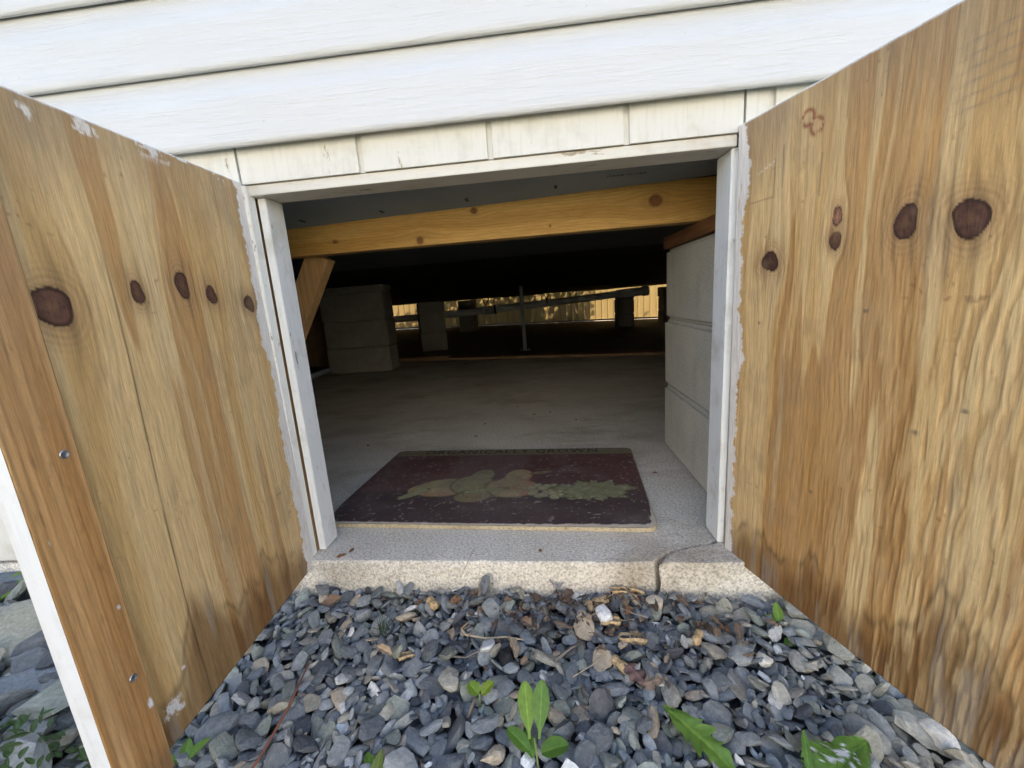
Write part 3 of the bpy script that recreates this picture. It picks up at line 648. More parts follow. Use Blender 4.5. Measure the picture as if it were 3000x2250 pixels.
cc = mx(cc, (.13,.115,.065), ss(MD/2-.052, MD/2-.047, Y)); cc = mx(cc, cc*.75, ss(MD/2-.05, MD/2-.045, Y)*fbm(X*20, Y*40, 9))
for p in ((.02,.18,.16,.06),(.16,.06,.20,-.005),(.10,.065,.22,.05),(.19,-.02,.30,-.075)):     # white creases
    ax, ay, bx_, by_ = p; L2 = (bx_-ax)**2+(by_-ay)**2; t_ = np.clip(((X-ax)*(bx_-ax)+(Y-ay)*(by_-ay))/L2, 0, 1)
    dd = np.hypot(X-ax-t_*(bx_-ax), Y-ay-t_*(by_-ay)-.01*np.sin(t_*3)); cc = mx(cc, (.26,.22,.2), np.exp(-(dd/.0012)**2)*.75*ss(.3, .5, vn(X*60, Y*60, 3)))
wear = fbm(X*120, Y*160, 10); cc = mx(cc, (.36,.31,.26), ss(.70, .78, wear)*.55); cc = mx(cc, (.115,.095,.085), .15+.30*ss(.4, .7, fbm(X*9, Y*9, 11)))
ed = inr(X, Y, MW, MD, .022); wr = (.0035+.006*fbm(X*90, Y*90, 12))+.009*ss(.08, .3, X)*ss(-.15, -.22, Y)*fbm(X*40, Y*40, 14); wr = wr*ss(-.10, -.2, Y)+.001
cc = mx(cc, (.36,.31,.25), ss(-wr-.001, -wr+.0006, ed))
Pm = np.stack([X, Y, np.full(X.shape, TH)+.0006*(fbm(X*60, Y*60, 20)-.5)-.0008*ss(-.004, 0, ed)], -1)
idx = np.arange(X.size).reshape(X.shape); inside = ed < -.0004
okf = inside[:-1,:-1]&inside[:-1,1:]&inside[1:,1:]&inside[1:,:-1]
F = np.stack([idx[:-1,:-1], idx[:-1,1:], idx[1:,1:], idx[1:,:-1]], -1)[okf]
m_print = M('mat print', rough=.5, spec=.35); n = N(m_print); f = n.noise(380, n.coord(), 4, .7); n.color(n.mix(n.attr(), n.ramp(f, [(.3,.72),(.7,1.25)]), .7, 'MULTIPLY')); n.bump(f, .4, .0012)
obj('printed_top', fast_mesh(Pm.reshape(-1,3), F, np.clip(cc*1.6, 0, .8)), m_print, mat_e, True)
m_let = M('faded lettering', (.05,.042,.03), .6); m_let2 = M('faded script', (.10,.07,.062), .6)
text('lettering', 'ORGANICALLY GROWN', (0.0, MD/2-.024, TH+.0007), .043, m_let, mat_e, spacing=1.16, ext=.0001, sx=1.04)
text('lettering', 'Farmers Market', (.02, -MD/2+.052, TH+.0007), .052, m_let2, mat_e, shear=.45, spacing=1.05, ext=.0001, sx=1.15)

# ------------------------------------------------------------------ stones
bm = bmesh.new(); bmesh.ops.create_icosphere(bm, subdivisions=3, radius=1)
ICO = np.array([v.co[:] for v in bm.verts]); ICOF = np.array([[v.index for v in f.verts] for f in bm.faces]); bm.free()
bm = bmesh.new(); bmesh.ops.create_icosphere(bm, subdivisions=2, radius=1)
IC2 = np.array([v.co[:] for v in bm.verts]); IC2F = np.array([[v.index for v in f.verts] for f in bm.faces]); bm.free()
bm = bmesh.new(); bmesh.ops.create_icosphere(bm, subdivisions=1, radius=1)
IC1 = np.array([v.co[:] for v in bm.verts]); IC1F = np.array([[v.index for v in f.verts] for f in bm.faces]); bm.free()
def rock_shape(dirs, r, p=None):
    k = r.integers(6, 12); nrm = r.normal(size=(k, 3)); nrm /= np.linalg.norm(nrm, axis=1)[:, None]; h = r.uniform(.62, 1.0, k); p = p or r.choice([12, 24, 40, 70])
    nrm = np.concatenate([nrm, [[0,0,1],[0,0,-1],[1,0,0],[-1,0,0],[0,1,0],[0,-1,0]]]); h = np.concatenate([h, [.8,.8,1,1,1,1]])
    q = np.maximum(dirs@nrm.T, 0)/h; rad = (q**p).sum(1)**(-1/p)
    return dirs*rad[:, None]*(1+.02*np.sin(dirs@r.normal(size=3)*9))[:, None]
NP = 36
protos = [np.random.default_rng(900+i) for i in range(NP)]
SH2 = [rock_shape(IC2, np.random.default_rng(900+i)) for i in range(NP)]
SH1 = [rock_shape(IC1, np.random.default_rng(900+i)) for i in range(NP)]
proto_me = []
def proto(i):
    return proto_me[i]
for i in range(NP):
    me = fast_mesh(SH2[i], IC2F); me.materials.append(m_stone_o); me.polygons.foreach_set('use_smooth', [True]*len(me.polygons)); me.set_sharp_from_angle(angle=math.radians(27)); proto_me.append(me)
GX0, GX1, GY0, GY1, RES = -1.5, 1.7, -.95, .06, .0025
NX, NY = int((GX1-GX0)/RES), int((GY1-GY0)/RES)
H = np.full((NY, NX), -.0935); ID = np.full((NY, NX), -1, np.int32)
XX = GX0+(np.arange(NX)+.5)*RES; YY = GY0+(np.arange(NY)+.5)*RES
def slab_front(x): return np.interp(x, [-2.9,-.3,.018,.312,.66,.85,1.05,3.3], [.005,-.012,-.024,-.036,-.055,-.07,-.08,-.1])
rot_c = np.array(Euler(CROT).to_matrix())
def rotm(e): return np.array(Euler(e).to_matrix())
stones = []
def footprint(x, y, R_, abc):
    # ellipsoid with axes R_*abc: vertical extent on cells
    A_ = R_@np.diag(1/np.array(abc)**2)@R_.T
    ext = math.sqrt((R_[0]**2*np.array(abc)**2).sum()); exy = math.sqrt((R_[1]**2*np.array(abc)**2).sum())
    i0, i1 = max(0, int((x-ext-GX0)/RES)), min(NX, int((x+ext-GX0)/RES)+1); j0, j1 = max(0, int((y-exy-GY0)/RES)), min(NY, int((y+exy-GY0)/RES)+1)
    if i1-i0 < 2 or j1-j0 < 2: return None
    dx = XX[i0:i1][None]-x; dy = YY[j0:j1][:, None]-y
    a = A_[2,2]; b = 2*(A_[0,2]*dx+A_[1,2]*dy); c = A_[0,0]*dx**2+2*A_[0,1]*dx*dy+A_[1,1]*dy**2-1
    disc = b*b-4*a*c; ok = disc > 0; sq = np.sqrt(np.maximum(disc, 0))
    return i0, i1, j0, j1, ok, (-b-sq)/(2*a), (-b+sq)/(2*a)
def drop(x, y, e, abc, embed=78):
    R_ = rotm(e); fp = footprint(x, y, R_, abc)
    if fp is None: return None
    i0, i1, j0, j1, ok, lo, hi = fp
    if ok.sum() < 3: return None
    sub = H[j0:j1, i0:i1]; zc = np.percentile((sub-lo)[ok], embed); top = zc+hi
    up_ = ok&(top > sub); k = len(stones); sub[up_] = top[up_]; ID[j0:j1, i0:i1][up_] = k
    stones.append((x, y, zc, R_, abc, e)); return k
PAL = [((.122,.130,.132), .28), ((.086,.092,.095), .2), ((.17,.174,.168), .18), ((.138,.146,.124), .14), ((.20,.185,.15), .09), ((.25,.205,.15), .045), ((.052,.054,.058), .06), ((.36,.35,.32), .035), ((.44,.43,.40), .014)]
PC = np.array([p[0] for p in PAL]); PWt = np.array([p[1] for p in PAL]); PWt /= PWt.sum()
cols_s = []
# large flat rocks behind the left door
big = []
for (x, y, a, b, c_, rz, tx, ty, tone, lab) in (
    (-.525,-.135,.105,.070,.030,.5,.28,-.1,(.17,.165,.13), 'largest greenish grey flat rock behind the left hatch door'),
    (-.385,-.235,.115,.042,.017,.35,.12,.05,(.115,.125,.13), 'long flat slate rock lying below the largest rock'),
    (-.30,-.335,.078,.040,.018,.5,-.1,.1,(.10,.115,.12), 'flat slate rock half hidden by the free edge of the left hatch door'),
    (-.47,-.345,.085,.050,.02,-.3,.1,0,(.13,.14,.14), 'broad grey rock lying next to the green ground cover'),
    (-.74,-.02,.14,.045,.05,.05,.05,0,(.085,.10,.105), 'dark blocky rock against the house wall behind the left hatch door'),
    (-.64,-.30,.09,.06,.03,.9,.1,.1,(.15,.15,.13), 'rounded tan grey rock at the outer edge of the rock pile'),
    (-.24,-.20,.06,.035,.018,1.1,.1,-.2,(.12,.13,.135), 'small wedge of slate close behind the left hatch door'),
    (-.36,-.10,.075,.04,.022,-.5,.1,.1,(.16,.15,.125), 'brownish flat rock tucked behind the largest rock')):
    k = drop(x, y, (tx, ty, rz), (a, b, c_), 60); cols_s.append(tone); big.append((k, lab))
def region(x, y):
    return y < slab_front(x)-.004
tries = 0; n_target = 14500
while len(stones) < n_target and tries < 40000:
    tries += 1
    best = None
    core = random.random() < .72
    left = not core and random.random() < .6
    for _ in range(7):
        if left: x = random.uniform(-.95, -.1); y = random.uniform(-.5, .0)
        elif core: x = random.uniform(-.18, 1.2); y = random.uniform(-.46, -.03)
        else: x = random.uniform(GX0+.03, GX1-.03); y = random.uniform(GY0+.03, -.02)
        if not region(x, y-.004): continue
        j, i = int((y-GY0)/RES), int((x-GX0)/RES); hh = H[max(0,j-2):j+3, max(0,i-2):i+3].mean()
        lvl = -.070+.010*(vn(x*3, y*3, 9)-.5)
        if hh > lvl: continue
        if best is None or hh < best[0]: best = (hh, x, y)
    if best is None: continue
    _, x, y = best
    a = min(max(random.lognormvariate(math.log(.0067), .50), .0032), .020)
    if x < -.15: a *= random.choice([1.2, 1.6, 2.4])
    if y < -.25: a *= 1.1
    b = a*random.uniform(.45, .9); c_ = a*random.uniform(.2, .5)
    til = random.gauss(0, .48)
    if y+b > slab_front(x): y = slab_front(x)-b*1.02
    k = drop(x, y, (til, random.gauss(0, .42), random.uniform(0, 6.28)), (a, b, c_))
    if k is None: continue
    pc = PC[rng.choice(len(PC), p=PWt)]*random.uniform(.78, 1.25)
    if x > .70 and random.random() < min(.75, (x-.66)*3.2): pc = pc*.45+np.array((.22,.20,.155))*.62
    cols_s.append(tuple(pc))
cols_s = np.array(cols_s)*1.75
# score what shows
cnt = np.bincount(ID[ID >= 0].ravel(), minlength=len(stones)).astype(float)
pos = np.array([(s[0], s[1], s[2]) for s in stones]); dc = (pos-CAM)@rot_c
f_ = 889.44/1106; uu = f_*dc[:,0]/-dc[:,2]; vv_ = f_*dc[:,1]/-dc[:,2]
inf = (np.abs(uu) < 1.0)&(np.abs(vv_) < .75)&(dc[:,2] < 0)
inf2 = (np.abs(uu) < 1.15)&(np.abs(vv_) < .95)&(dc[:,2] < 0)
inf &= ~((pos[:,0] < .02)&(uu > -.9)&(pos[:,0] > -.13))
score = cnt/np.maximum(-dc[:,2], .1)**2*inf
order = [i for i in np.argsort(-score) if i >= len(big)][:300]; pick = set(order)
for k, lab in big:
    x, y, z, R_, abc, e = stones[k]
    me = fast_mesh(rock_shape(ICO, np.random.default_rng(50+k), 44)*np.array(abc)*1.06, ICOF); a = me.attributes.new('Col', 'FLOAT_COLOR', 'POINT')
    cc_ = np.ones((len(me.vertices), 4), np.float32); cc_[:, :3] = cols_s[k]; a.data.foreach_set('color', cc_.ravel())
    o = obj('flat_rock', me, m_stone_a, None, True); o.location = (x, y, z); me.set_sharp_from_angle(angle=math.radians(24)); o.rotation_euler = e; tag(o, lab, 'rock', 'rocks behind the left hatch door')
for i in order:
    x, y, z, R_, abc, e = stones[i]; o = bpy.data.objects.new('stone', proto_me[i % NP]); link(o, bed); o.location = (x, y, z); o.rotation_euler = e; o.scale = np.array(abc)*1.10; o.color = (*cols_s[i], 1)
keep = [i for i in range(len(stones)) if i not in pick and i >= len(big) and cnt[i] > 2]
Vs = []; Fs = []; Cs = []; nb = 0
for i in keep:
    x, y, z, R_, abc, e = stones[i]; fine_ = abc[0] > .0062 and inf2[i]; Vv = ((SH2 if fine_ else SH1)[i % NP]*np.array(abc)*1.10)@R_.T+np.array((x, y, z)); Vs.append(Vv); Fs.append((IC2F if fine_ else IC1F)+nb); nb += len(Vv); Cs.append(np.tile(cols_s[i], (len(Vv), 1)))
o = obj('small_gravel', fast_mesh(np.concatenate(Vs), np.concatenate(Fs), np.concatenate(Cs)), m_stone_a, bed, True); o.data.set_sharp_from_angle(angle=math.radians(27)); tag(o, kind='stuff')
def gtop(x, y):
    j, i = int((y-GY0)/RES), int((x-GX0)/RES); return float(np.percentile(H[max(0,j-3):j+4, max(0,i-3):i+4], 75))

# ------------------------------------------------------------------ plants and litter
def leaf(length, width, shape='oval', curl=.3, fold=.25, c1=(.10,.22,.025), c2=(.2,.34,.06), nl=22, nw=6, wav=.0, petiole=0., spots=0):
    t = np.linspace(0, 1, nl); wv = np.sin(np.pi*np.clip(t, .0, 1)**.8)**.75
    if shape == 'spoon': wv = .16+.84*np.sin(np.pi*np.clip((t-.12)/.88, 0, 1)**1.25)**.8; wv[-1] = .05
    if shape == 'jag': wv = (.13+.9*np.sin(np.pi*np.clip((t-.05)/.95, 0, 1)**1.45)**.85)*(.55+.45*np.mod(-(t+.05*np.sin(t*11))*5.5, 1)**.9)*(.9+.2*np.sin(t*23)); wv[-1] = .03
    if shape == 'round': wv = np.sin(np.pi*np.clip(t, .02, 1))**.5*1.0; wv[-1] = .05
    if shape == 'lobe': wv = np.sin(np.pi*np.clip(t, .02, .98))**.5*(.72+.28*np.abs(np.sin(t*9.5)))
    s_ = np.linspace(-1, 1, nw*2+1); Tg, Sg = np.meshgrid(t, s_, indexing='ij')
    xx = Sg*wv[:, None]*width/2; yy = Tg*length+(-.10*length*np.abs(Sg)*wv[:, None] if shape == 'jag' else 0)
    zz = fold*np.abs(xx)-curl*length*Tg**2*.5+wav*np.sin(Tg*17+Sg*2)*np.abs(Sg)*width
    c = mx(np.array(c1)*np.ones(Tg.shape+(3,)), c2, .25+.5*fbm(Tg*6, Sg*3, int(length*1e5) % 97))
    c = mx(c, np.array(c2)*1.35, np.exp(-(Sg/.09)**2)*.7)
    c *= (1-.12*(np.abs(np.mod(Tg*7-np.abs(Sg)*.8, 1)-.5) < .06))[..., None]
    if spots:
        k = fbm(Tg*26, Sg*10, 15); c = mx(c, (.75,.76,.76), ss(.60, .63, k)*((Tg > .52)&(Tg < .82)&(np.abs(Sg) < .8)))
    return np.stack([xx, yy, zz], -1), c
def leaf_obj(name, parent, loc, yaw, pitch, roll, *a, m=None, **k):
    P, c = leaf(*a, **k); o = obj(name, grid_mesh(P, c), m or m_leaf, parent, True); o.rotation_mode = 'XYZ'
    # leaf grows along +Y locally; pitch raises it, yaw turns it
    o.rotation_euler = (Matrix.Rotation(yaw, 3, 'Z')@Matrix.Rotation(pitch, 3, 'X')@Matrix.Rotation(roll, 3, 'Y')).to_euler(); o.location = loc; return o
def weed(loc, label, leaves, stem=None, cat='weed'):
    t = empty('weed', (loc[0], loc[1], gtop(loc[0], loc[1])-.004)); tag(t, label, cat)
    for L in leaves:
        p = L.pop('at', (0, 0, .002)); leaf_obj('leaf', t, p, L.pop('yaw'), L.pop('pitch'), L.pop('roll', 0), L.pop('len'), L.pop('wid'), **L)
    if stem: obj('stem', tube_mesh(stem, [.0014]*len(stem), 6), M('stem', (.16,.2,.06), .6), t, True)
    return t
G1, G2 = (.075,.17,.022), (.16,.29,.05); B1, B2 = (.12,.24,.02), (.24,.36,.05)
weed((.452,-.330), 'upright weed seedling with two long narrow leaves', [
    dict(at=(-.006,.008,.022), yaw=.12, pitch=.85, len=.058, wid=.022, shape='spoon', curl=.15, c1=B1, c2=B2), dict(at=(.006,.008,.022), yaw=-.16, pitch=.9, len=.060, wid=.022, shape='spoon', curl=.1, c1=G1, c2=G2),
    dict(at=(-.006,.0,.014), yaw=.95, pitch=.35, len=.036, wid=.019, shape='round', curl=.2, c1=G1, c2=G2), dict(at=(.008,.0,.012), yaw=-1.35, pitch=.25, len=.034, wid=.024, shape='round', curl=.3, c1=G1, c2=G2),
    dict(at=(-.002,-.004,.010), yaw=.4, pitch=.3, len=.03, wid=.014, shape='round', curl=.3, c1=G1, c2=G2)], [(.004,-.012,-.002), (.002,.0,.012), (.0,.008,.024)])
weed((.375,-.262), 'tiny bright seedling with two lobed leaves among grey stones', [
    dict(at=(-.002,0,.020), yaw=.9, pitch=.5, len=.020, wid=.021, shape='lobe', c1=B1, c2=B2), dict(at=(.003,0,.020), yaw=-.9, pitch=.55, len=.021, wid=.019, shape='lobe', c1=B1, c2=(.34,.40,.06))], [(0,-.004,0), (0,0,.022)])
weed((.690,-.352), 'single toothed dandelion leaf pointing up from the gravel', [dict(yaw=.80, pitch=.42, len=.105, wid=.048, shape='jag', curl=.35, wav=.04, nl=60, c1=G1, c2=(.2,.34,.06))])
weed((.722,-.372), 'broad toothed dandelion leaf with white paint spatters', [dict(yaw=-1.12, pitch=.30, len=.125, wid=.062, shape='jag', curl=.35, wav=.05, nl=70, c1=G1, c2=G2, spots=1),
    dict(yaw=-.35, pitch=.5, len=.055, wid=.014, shape='jag', curl=.2, nl=50, c1=G1, c2=G2, at=(.028,.012,.006))])
weed((.846,-.118), 'small two leaved seedling close to the right hatch door', [dict(yaw=-.25, pitch=.75, len=.030, wid=.015, shape='oval', c1=B1, c2=B2), dict(yaw=.9, pitch=.25, len=.020, wid=.014, shape='oval', c1=B1, c2=B2)])
weed((.838,-.150), 'lone rounded leaf lying on stones below the two leaved seedling', [dict(yaw=-1.4, pitch=.15, len=.030, wid=.020, shape='round', c1=G1, c2=G2)])
weed((.014,-.348), 'low weed leaves at the foot of the left hatch door', [dict(yaw=.5, pitch=.5, len=.026, wid=.014, c1=G1, c2=G2), dict(yaw=-.7, pitch=.45, len=.030, wid=.015, c1=B1, c2=G2), dict(yaw=1.6, pitch=.3, len=.03, wid=.013, c1=G1, c2=G2)])
weed((.262,-.362), 'pair of narrow pale weed leaves standing near the reddish twig', [dict(yaw=.55, pitch=.4, len=.038, wid=.017, c1=B1, c2=G2), dict(yaw=-.05, pitch=.7, len=.034, wid=.016, c1=G1, c2=(.25,.26,.06))])
weed((-.64,-.075), 'large smooth oval leaf in front of the rocks behind the left hatch door', [dict(yaw=.2, pitch=.5, len=.075, wid=.042, c1=B1, c2=B2), dict(yaw=1.6, pitch=.4, len=.06, wid=.036, c1=G1, c2=G2)], [(0,0,0), (0,.004,.01)])
# tuft of fine grass
def tuft(loc, n_, ln, label):
    V = []; F = []; c = []
    for k in range(n_):
        a = random.uniform(0, 6.28); L = ln*random.uniform(.5, 1); lean = random.uniform(.3, 1.2); w_ = .0007; b = len(V); p = Vector((random.uniform(-.01,.01), random.uniform(-.01,.01), 0))
        for q in range(5):
            t = q/4; pt = p+Vector((math.cos(a), math.sin(a), 0))*L*lean*t*t+Vector((0,0,1))*L*(t-.4*t*t); sd_ = Vector((-math.sin(a), math.cos(a), 0))*w_*(1-.9*t)
            V += [pt-sd_, pt+sd_]
        F += [[b+2*q, b+2*q+1, b+2*q+3, b+2*q+2] for q in range(4)]
    o = obj('grass_tuft', mesh(V, F, np.tile((.05,.085,.03), (len(V), 1))), m_leaf); o.location = (*loc, gtop(*loc)-.003); tag(o, label, 'grass')
tuft((.185,-.135), 34, .05, 'thin dark grass tuft among the gravel below the mat')
tuft((.80,-.33), 14, .05, 'few grass blades beside the spattered dandelion leaf')
# ground cover behind the left door
V = []; F = []; c = []; nb = 0
for k in range(420):
    x = random.uniform(-.36, -.09); y = random.uniform(-.50, -.325)
    P, q = leaf(random.uniform(.012, .026), random.uniform(.004, .009), nl=6, nw=2, c1=(.03,.065,.014), c2=(.06,.11,.03)); Rm = rotm((random.uniform(.1,.8), 0, random.uniform(0, 6.28)))
    P = P.reshape(-1, 3)@Rm.T+np.array((x, y, max(gtop(x, y), -.075)+random.uniform(-.002, .018))); r_, c_ = 6, 5; i = np.arange(r_*c_).reshape(r_, c_)
    F.append(np.stack([i[:-1,:-1], i[:-1,1:], i[1:,1:], i[1:,:-1]], -1).reshape(-1, 4)+nb); V.append(P); c.append(q.reshape(-1, 3)); nb += r_*c_
o = obj('ground_cover', fast_mesh(np.concatenate(V), np.concatenate(F), np.concatenate(c)), m_leaf, None, True); tag(o, 'patch of low dark green leaves behind the left hatch door', 'ground cover', kind='stuff')
# dry leaves
def dry_leaf(x, y, L, wid, tone, label, group, curl=.9, yaw=None, lift=.004):
    P, q = leaf(L, wid, random.choice(['oval', 'jag', 'round']), curl=random.uniform(.4, curl), fold=random.uniform(-.5, .8), wav=.12, nl=14, nw=4, c1=np.array(tone)*.7, c2=np.array(tone)*1.2)
    o = obj('dry_leaf', grid_mesh(P, q), m_dry, None, True); o.location = (x, y, gtop(x, y)+lift); o.rotation_euler = (random.uniform(-.25,.5), random.uniform(-.5,.5), random.uniform(0, 6.28) if yaw is None else yaw); tag(o, label, 'leaf', group)
TN = (((.20,.135,.09), 'mid brown'), ((.14,.10,.075), 'dull brown'), ((.24,.16,.10), 'tan'), ((.10,.065,.045), 'dark brown'), ((.22,.12,.065), 'rusty'))
LG = 'dry leaves littered along the slab edge'; LL = 'curled brown dry leaf in the litter along the slab edge'
for k in range(46):
    x = random.gauss(.53, .13); y = slab_front(x)-abs(random.gauss(.028, .026))-.012
    dry_leaf(x, y, random.uniform(.014, .032), random.uniform(.008, .018), TN[k % 5][0], 'curled '+TN[k % 5][1]+' dry leaf in the litter along the slab edge', LG)
dry_leaf(.487, -.060, .034, .026, (.42,.38,.36), 'pale grey dry leaf leaning against the slab edge', None, .4, 0, .012)
dry_leaf(.072, -.055, .045, .022, (.26,.16,.10), 'broad tan dry leaf at the left end of the slab edge', None, .5, 2.2, .008)
dry_leaf(.635, -.232, .040, .025, (.30,.21,.14), 'flat tan dry leaf on the stones near the toothed dandelion leaf', None, .3, 1.7)
dry_leaf(.605, -.235, .036, .026, (.17,.10,.085), 'reddish brown dry leaf beside the flat tan one', None, .3, .7)
dry_leaf(.225, -.195, .030, .012, (.42,.30,.18), 'small curled tan leaf on grey stones', None, .9, 1.2)
dry_leaf(.42, -.19, .04, .015, (.40,.29,.19), 'twisted pale dry leaf beside the dark clod', None, 1., .4)
TN2 = (((.22,.15,.10), 'brown'), ((.32,.24,.165), 'pale tan'), ((.13,.09,.065), 'dark'))
LG2 = 'dry leaf scraps scattered over the gravel'
for k in range(26):
    x = random.uniform(.3, .82); y = random.uniform(-.27, -.09)
    dry_leaf(x, y, random.uniform(.010, .024), random.uniform(.006, .013), TN2[k % 3][0], 'small '+TN2[k % 3][1]+' scrap of dry leaf lying loose on the gravel', LG2)
# peanut shells
m_nut = concrete('peanut shell', (.50,.34,.17), (.64,.47,.27), (.3,.18,.09), stain=.4, pit=.8)
def nut_mesh(L, r, seed, half=False):
    V = []; F = []; n_, k_ = 13, 12; rr = random.Random(seed)
    for i in range(n_):
        t = i/(n_-1); pr = math.sqrt(max(0, 1-(2*t-1)**6))*(1-.26*math.exp(-((t-.5)/.14)**2)) if 0 < i < n_-1 else .05
        for k in range(k_):
            a = (2*math.pi if not half else math.pi*1.15)*k/(k_ if not half else k_-1); q = r*pr*(1+.07*math.cos(a*6)+rr.uniform(-.05,.05)); V.append((L*(t-.5), q*math.cos(a), q*math.sin(a)*(1 if not half else -1)+.15*r*math.sin(t*3)))
    for i in range(n_-1):
        for k in range(k_ if not half else k_-1): F.append([i*k_+k, i*k_+(k+1) % k_, (i+1)*k_+(k+1) % k_, (i+1)*k_+k])
    return mesh(V, F)
NG = 'peanut shells scattered on the gravel'
for i, (x, y, yaw, half, L, lab) in enumerate(((.26,-.082,-.9,0,.036,'whole peanut shell lying alone below the left half of the slab edge'),(.565,-.072,.2,0,.034,'whole peanut shell lying level against the slab edge'),(.545,-.088,1.7,0,.026,'short peanut shell standing crosswise in the leaf litter'),(.60,-.063,.1,1,.03,'open half peanut shell in the litter left of the broken slab corner'),
    (.575,-.128,-.1,1,.034,'open half peanut shell beside the bright white quartz stone'),(.605,-.152,.15,1,.048,'largest open half peanut shell, out on the gravel'),(.575,-.203,-1.0,0,.034,'whole peanut shell pointing towards the toothed dandelion leaf'),(.705,-.152,1.0,0,.034,'yellowish whole peanut shell below the broken slab corner'),(.245,-.185,.5,1,.03,'open half peanut shell next to a small curled tan leaf'),(.632,-.058,-.3,1,.028,'open half peanut shell touching the cracked end of the slab'))):
    o = obj('peanut_shell', nut_mesh(L, L*.22, i, half), m_nut, None, True); o.location = (x, y, gtop(x, y)+.004); o.rotation_euler = (random.uniform(-.3,.3), random.uniform(-.2,.2), yaw)
    tag(o, lab, 'peanut shell', NG)
# white pebbles and a dark clod that stand out
for (x, y, a, tone, lab) in ((.565,-.118,.015,(.66,.65,.64),'bright white quartz stone beside the open peanut shell'), (.375,-.185,.013,(.5,.5,.49),'white speckled stone beside the dark clod'), (.78,-.20,.013,(.6,.57,.5),'smooth cream pebble near the right hatch door'), (.93,-.30,.018,(.62,.56,.48),'pale pinkish stone near the bottom of the right hatch door'),
                             (.405,-.19,.014,(.018,.017,.018),'small black clod of dirt on the grey stones'), (.655,-.088,.014,(.52,.46,.36),'pale triangular stone below the broken slab corner')):
    me = fast_mesh(rock_shape(ICO, np.random.default_rng(int(x*1000)))*np.array((a, a*.8, a*.62)), ICOF, np.tile(tone, (len(ICO), 1))); o = obj('pebble', me, m_stone_a, None, True); o.location = (x, y, gtop(x, y)+a*.25); o.rotation_euler = (.2, .1, x*9); tag(o, lab, 'stone')
# twigs, stems, needles
m_twig = M('red brown twig', (.16,.06,.035), .6); m_straw = M('dry straw', (.5,.40,.26), .6); m_grey = M('grey twig', (.2,.17,.14), .8)
def wire(name, pts, r, m, lab, cat='twig', group=None):
    pts = [Vector((x, y, gtop(x, y)+dz)) for x, y, dz in pts]; o = obj(name, tube_mesh(pts, [r]*(len(pts)-1)+[r*.6], 6), m, None, True); tag(o, lab, cat, group)
wire('twig', [(.105,-.40,.0), (.118,-.352,.02), (.128,-.305,.042), (.137,-.262,.062)], .0017, m_twig, 'straight reddish brown twig rising out of the gravel')
wire('straw', [(.335,-.125,.012), (.325,-.140,.012), (.335,-.152,.008), (.37,-.158,.007), (.40,-.156,.008), (.43,-.160,.004)], .0014, m_straw, 'bent pale straw stem lying below the slab edge', 'stem')
wire('straw', [(.25,-.045,.0), (.245,-.05,.04), (.30,-.047,.048), (.345,-.055,.02)], .0006, m_straw, 'thin arching straw blade against the slab face', 'stem')
wire('straw', [(.345,-.07,.0), (.350,-.055,.045), (.338,-.040,.075), (.29,-.06,.01)], .0005, m_straw, 'hair thin looping stem against the slab face', 'stem')
wire('straw', [(.505,-.225,.008), (.535,-.205,.008), (.565,-.185,.01)], .0008, m_straw, 'straight thin straw on the gravel beside the whole peanut shell', 'stem')
wire('twig', [(.30,-.192,.004), (.34,-.188,.006), (.37,-.192,.004)], .0016, m_grey, 'grey twig lying left of the white speckled stone')
wire('twig', [(.48,-.20,.004), (.505,-.18,.006), (.52,-.165,.004)], .0020, m_grey, 'grey stick pointing at the open peanut shell')
wire('twig', [(.565,-.085,.004), (.572,-.100,.006)], .0028, M('split wood', (.38,.25,.14), .7), 'short splinter of wood in the litter')
wire('twig', [(.36,-.282,.0), (.368,-.262,.012)], .003, M('old stub', (.24,.19,.14), .8), 'short grey stub under the tiny bright seedling')
for k in range(26):
    x = random.gauss(.5, .14); y = min(slab_front(x)-.02, random.gauss(-.12, .05)); a = random.uniform(0, 6.28); L = random.uniform(.015, .05)
    wire('needle', [(x, y, .006), (x+.5*L*math.cos(a), y+.5*L*math.sin(a)*.6, .009), (x+L*math.cos(a), min(y+L*math.sin(a)*.6, -.05), .006)], .0005, (m_grey, m_straw, m_twig)[k % 3], 'thin '+('grey', 'straw coloured', 'red brown')[k % 3]+' dry needle lying across the leaf litter', 'needle', 'dry needles in the litter')
# crumbs of leaf litter
V = []; F = []; c = []; nb = 0
for k in range(900):
    x = random.gauss(.52, .10); y = slab_front(x)-abs(random.gauss(.035, .04))-.006; s_ = random.uniform(.002, .007); z = gtop(x, y)+random.uniform(-.004, .004)
    R_ = rotm((random.uniform(-.7,.7), random.uniform(-.7,.7), random.uniform(0, 6.28))); q = np.array([(-1,-.4,0),(.2,-.6,.2),(1,.1,0),(.1,.5,-.2)])*s_*np.array((1, random.uniform(.3, 1), 1)); V.append(q@R_.T+np.array((x, y, z))); F.append([nb, nb+1, nb+2, nb+3]); nb += 4
    c.append(np.tile(np.array(random.choice([(.10,.078,.06),(.15,.118,.088),(.06,.05,.042),(.26,.21,.155)]))*random.uniform(.7, 1.2), (4, 1)))
o = obj('leaf_litter', fast_mesh(np.concatenate(V), np.array(F), np.concatenate(c)), m_dry); tag(o, 'crumbled brown leaf litter along the slab edge', 'litter', kind='stuff')

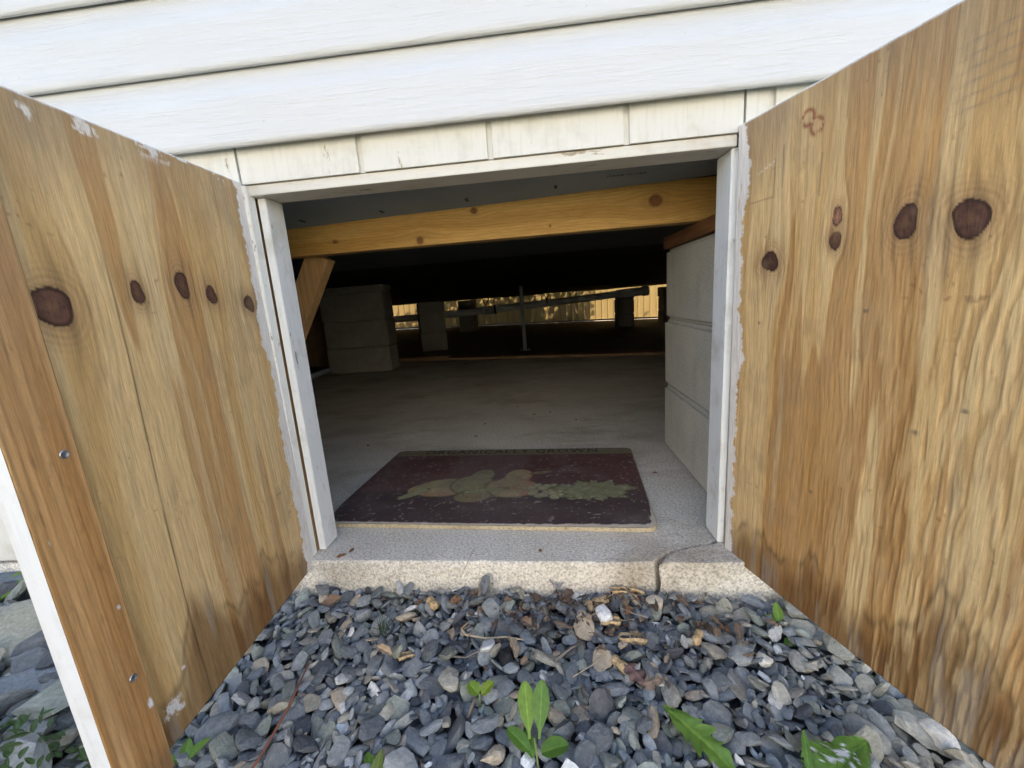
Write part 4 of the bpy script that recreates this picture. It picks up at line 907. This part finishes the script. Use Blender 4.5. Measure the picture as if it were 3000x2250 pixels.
# ------------------------------------------------------------------ shrubs outside the far skirting
m_sh = leaf_mat('shrub leaf', .3, .5)
def shrub(x, y, h_, r, n_, label):
    t = empty('shrub', (x, y, -.155)); tag(t, label, 'shrub', 'shrubs outside the far skirting')
    for k in range(4):
        a = random.uniform(0, 6.28); obj('stem', tube_mesh([(0,0,0), (.25*r*math.cos(a), .25*r*math.sin(a), h_*.5), (.6*r*math.cos(a), .6*r*math.sin(a), h_*.9)], [.012,.008,.004], 6), m_grey, t)
    V = []; F = []; c = []; nb = 0
    for k in range(n_):
        a = random.uniform(0, 6.28); q = random.random()**.5; z = random.uniform(.08, 1)*h_
        P, cq = leaf(random.uniform(.08,.17), random.uniform(.035,.075), nl=6, nw=2, c1=(.05,.09,.02), c2=(.10,.16,.04)); Rm = rotm((random.uniform(-.9,.9), random.uniform(-.6,.6), random.uniform(0, 6.28)))
        P = P.reshape(-1, 3)@Rm.T+np.array((r*q*math.cos(a), r*q*math.sin(a)*.7, z)); i = np.arange(30).reshape(6, 5)
        F.append(np.stack([i[:-1,:-1], i[:-1,1:], i[1:,1:], i[1:,:-1]], -1).reshape(-1, 4)+nb); V.append(P); c.append(cq.reshape(-1, 3)); nb += 30
    obj('foliage', fast_mesh(np.concatenate(V), np.concatenate(F), np.concatenate(c)), m_sh, t, True)
for x, y, h_, r, n_, lab in ((-1.9,7.85,.95,.45,700,'loose low shrub outside the skirting behind the wide block pier'),(-.9,7.85,1.1,.55,1300,'leafy shrub outside the skirting behind the far block pier'),(.1,7.85,1.2,.6,1500,'dense leafy shrub outside the skirting behind the steel post'),(1.1,7.85,1.15,.55,1100,'leafy shrub outside the skirting behind the end of the pipe'),(2.3,7.95,.7,.5,260,'thin shrub outside the brightest stretch of skirting')):
    shrub(x, y, h_, r, n_, lab)
# pale house added behind the camera to reflect sunlight into the crawl space
nh = empty('reflector_house', (0, -8.5, -.16)); tag(nh, 'pale house added out of view to reflect sunlight at the crawl space doors', 'house')
obj('wall', box_mesh(-9, 9, -6, 0, 0, 5.4), M('pale stucco', (.74,.70,.63), .8), nh)
obj('roof', prism_mesh([(.3, 5.3), (-3, 7.2), (-6.3, 5.3)], 'x', -9.4, 9.4), m_roof, nh)
m_glass = M('window glass', (.03,.035,.04), .08, .5)
for x in (-6, -3, 0.2, 3.1, 6):  # window detail dressing the added house
    wdw = obj('window', box_mesh(x-.55, x+.55, .002, .06, 1.3, 2.8), m_wallw, nh)
    obj('pane', box_mesh(x-.46, x+.46, .062, .07, 1.4, 2.7), m_glass, wdw)
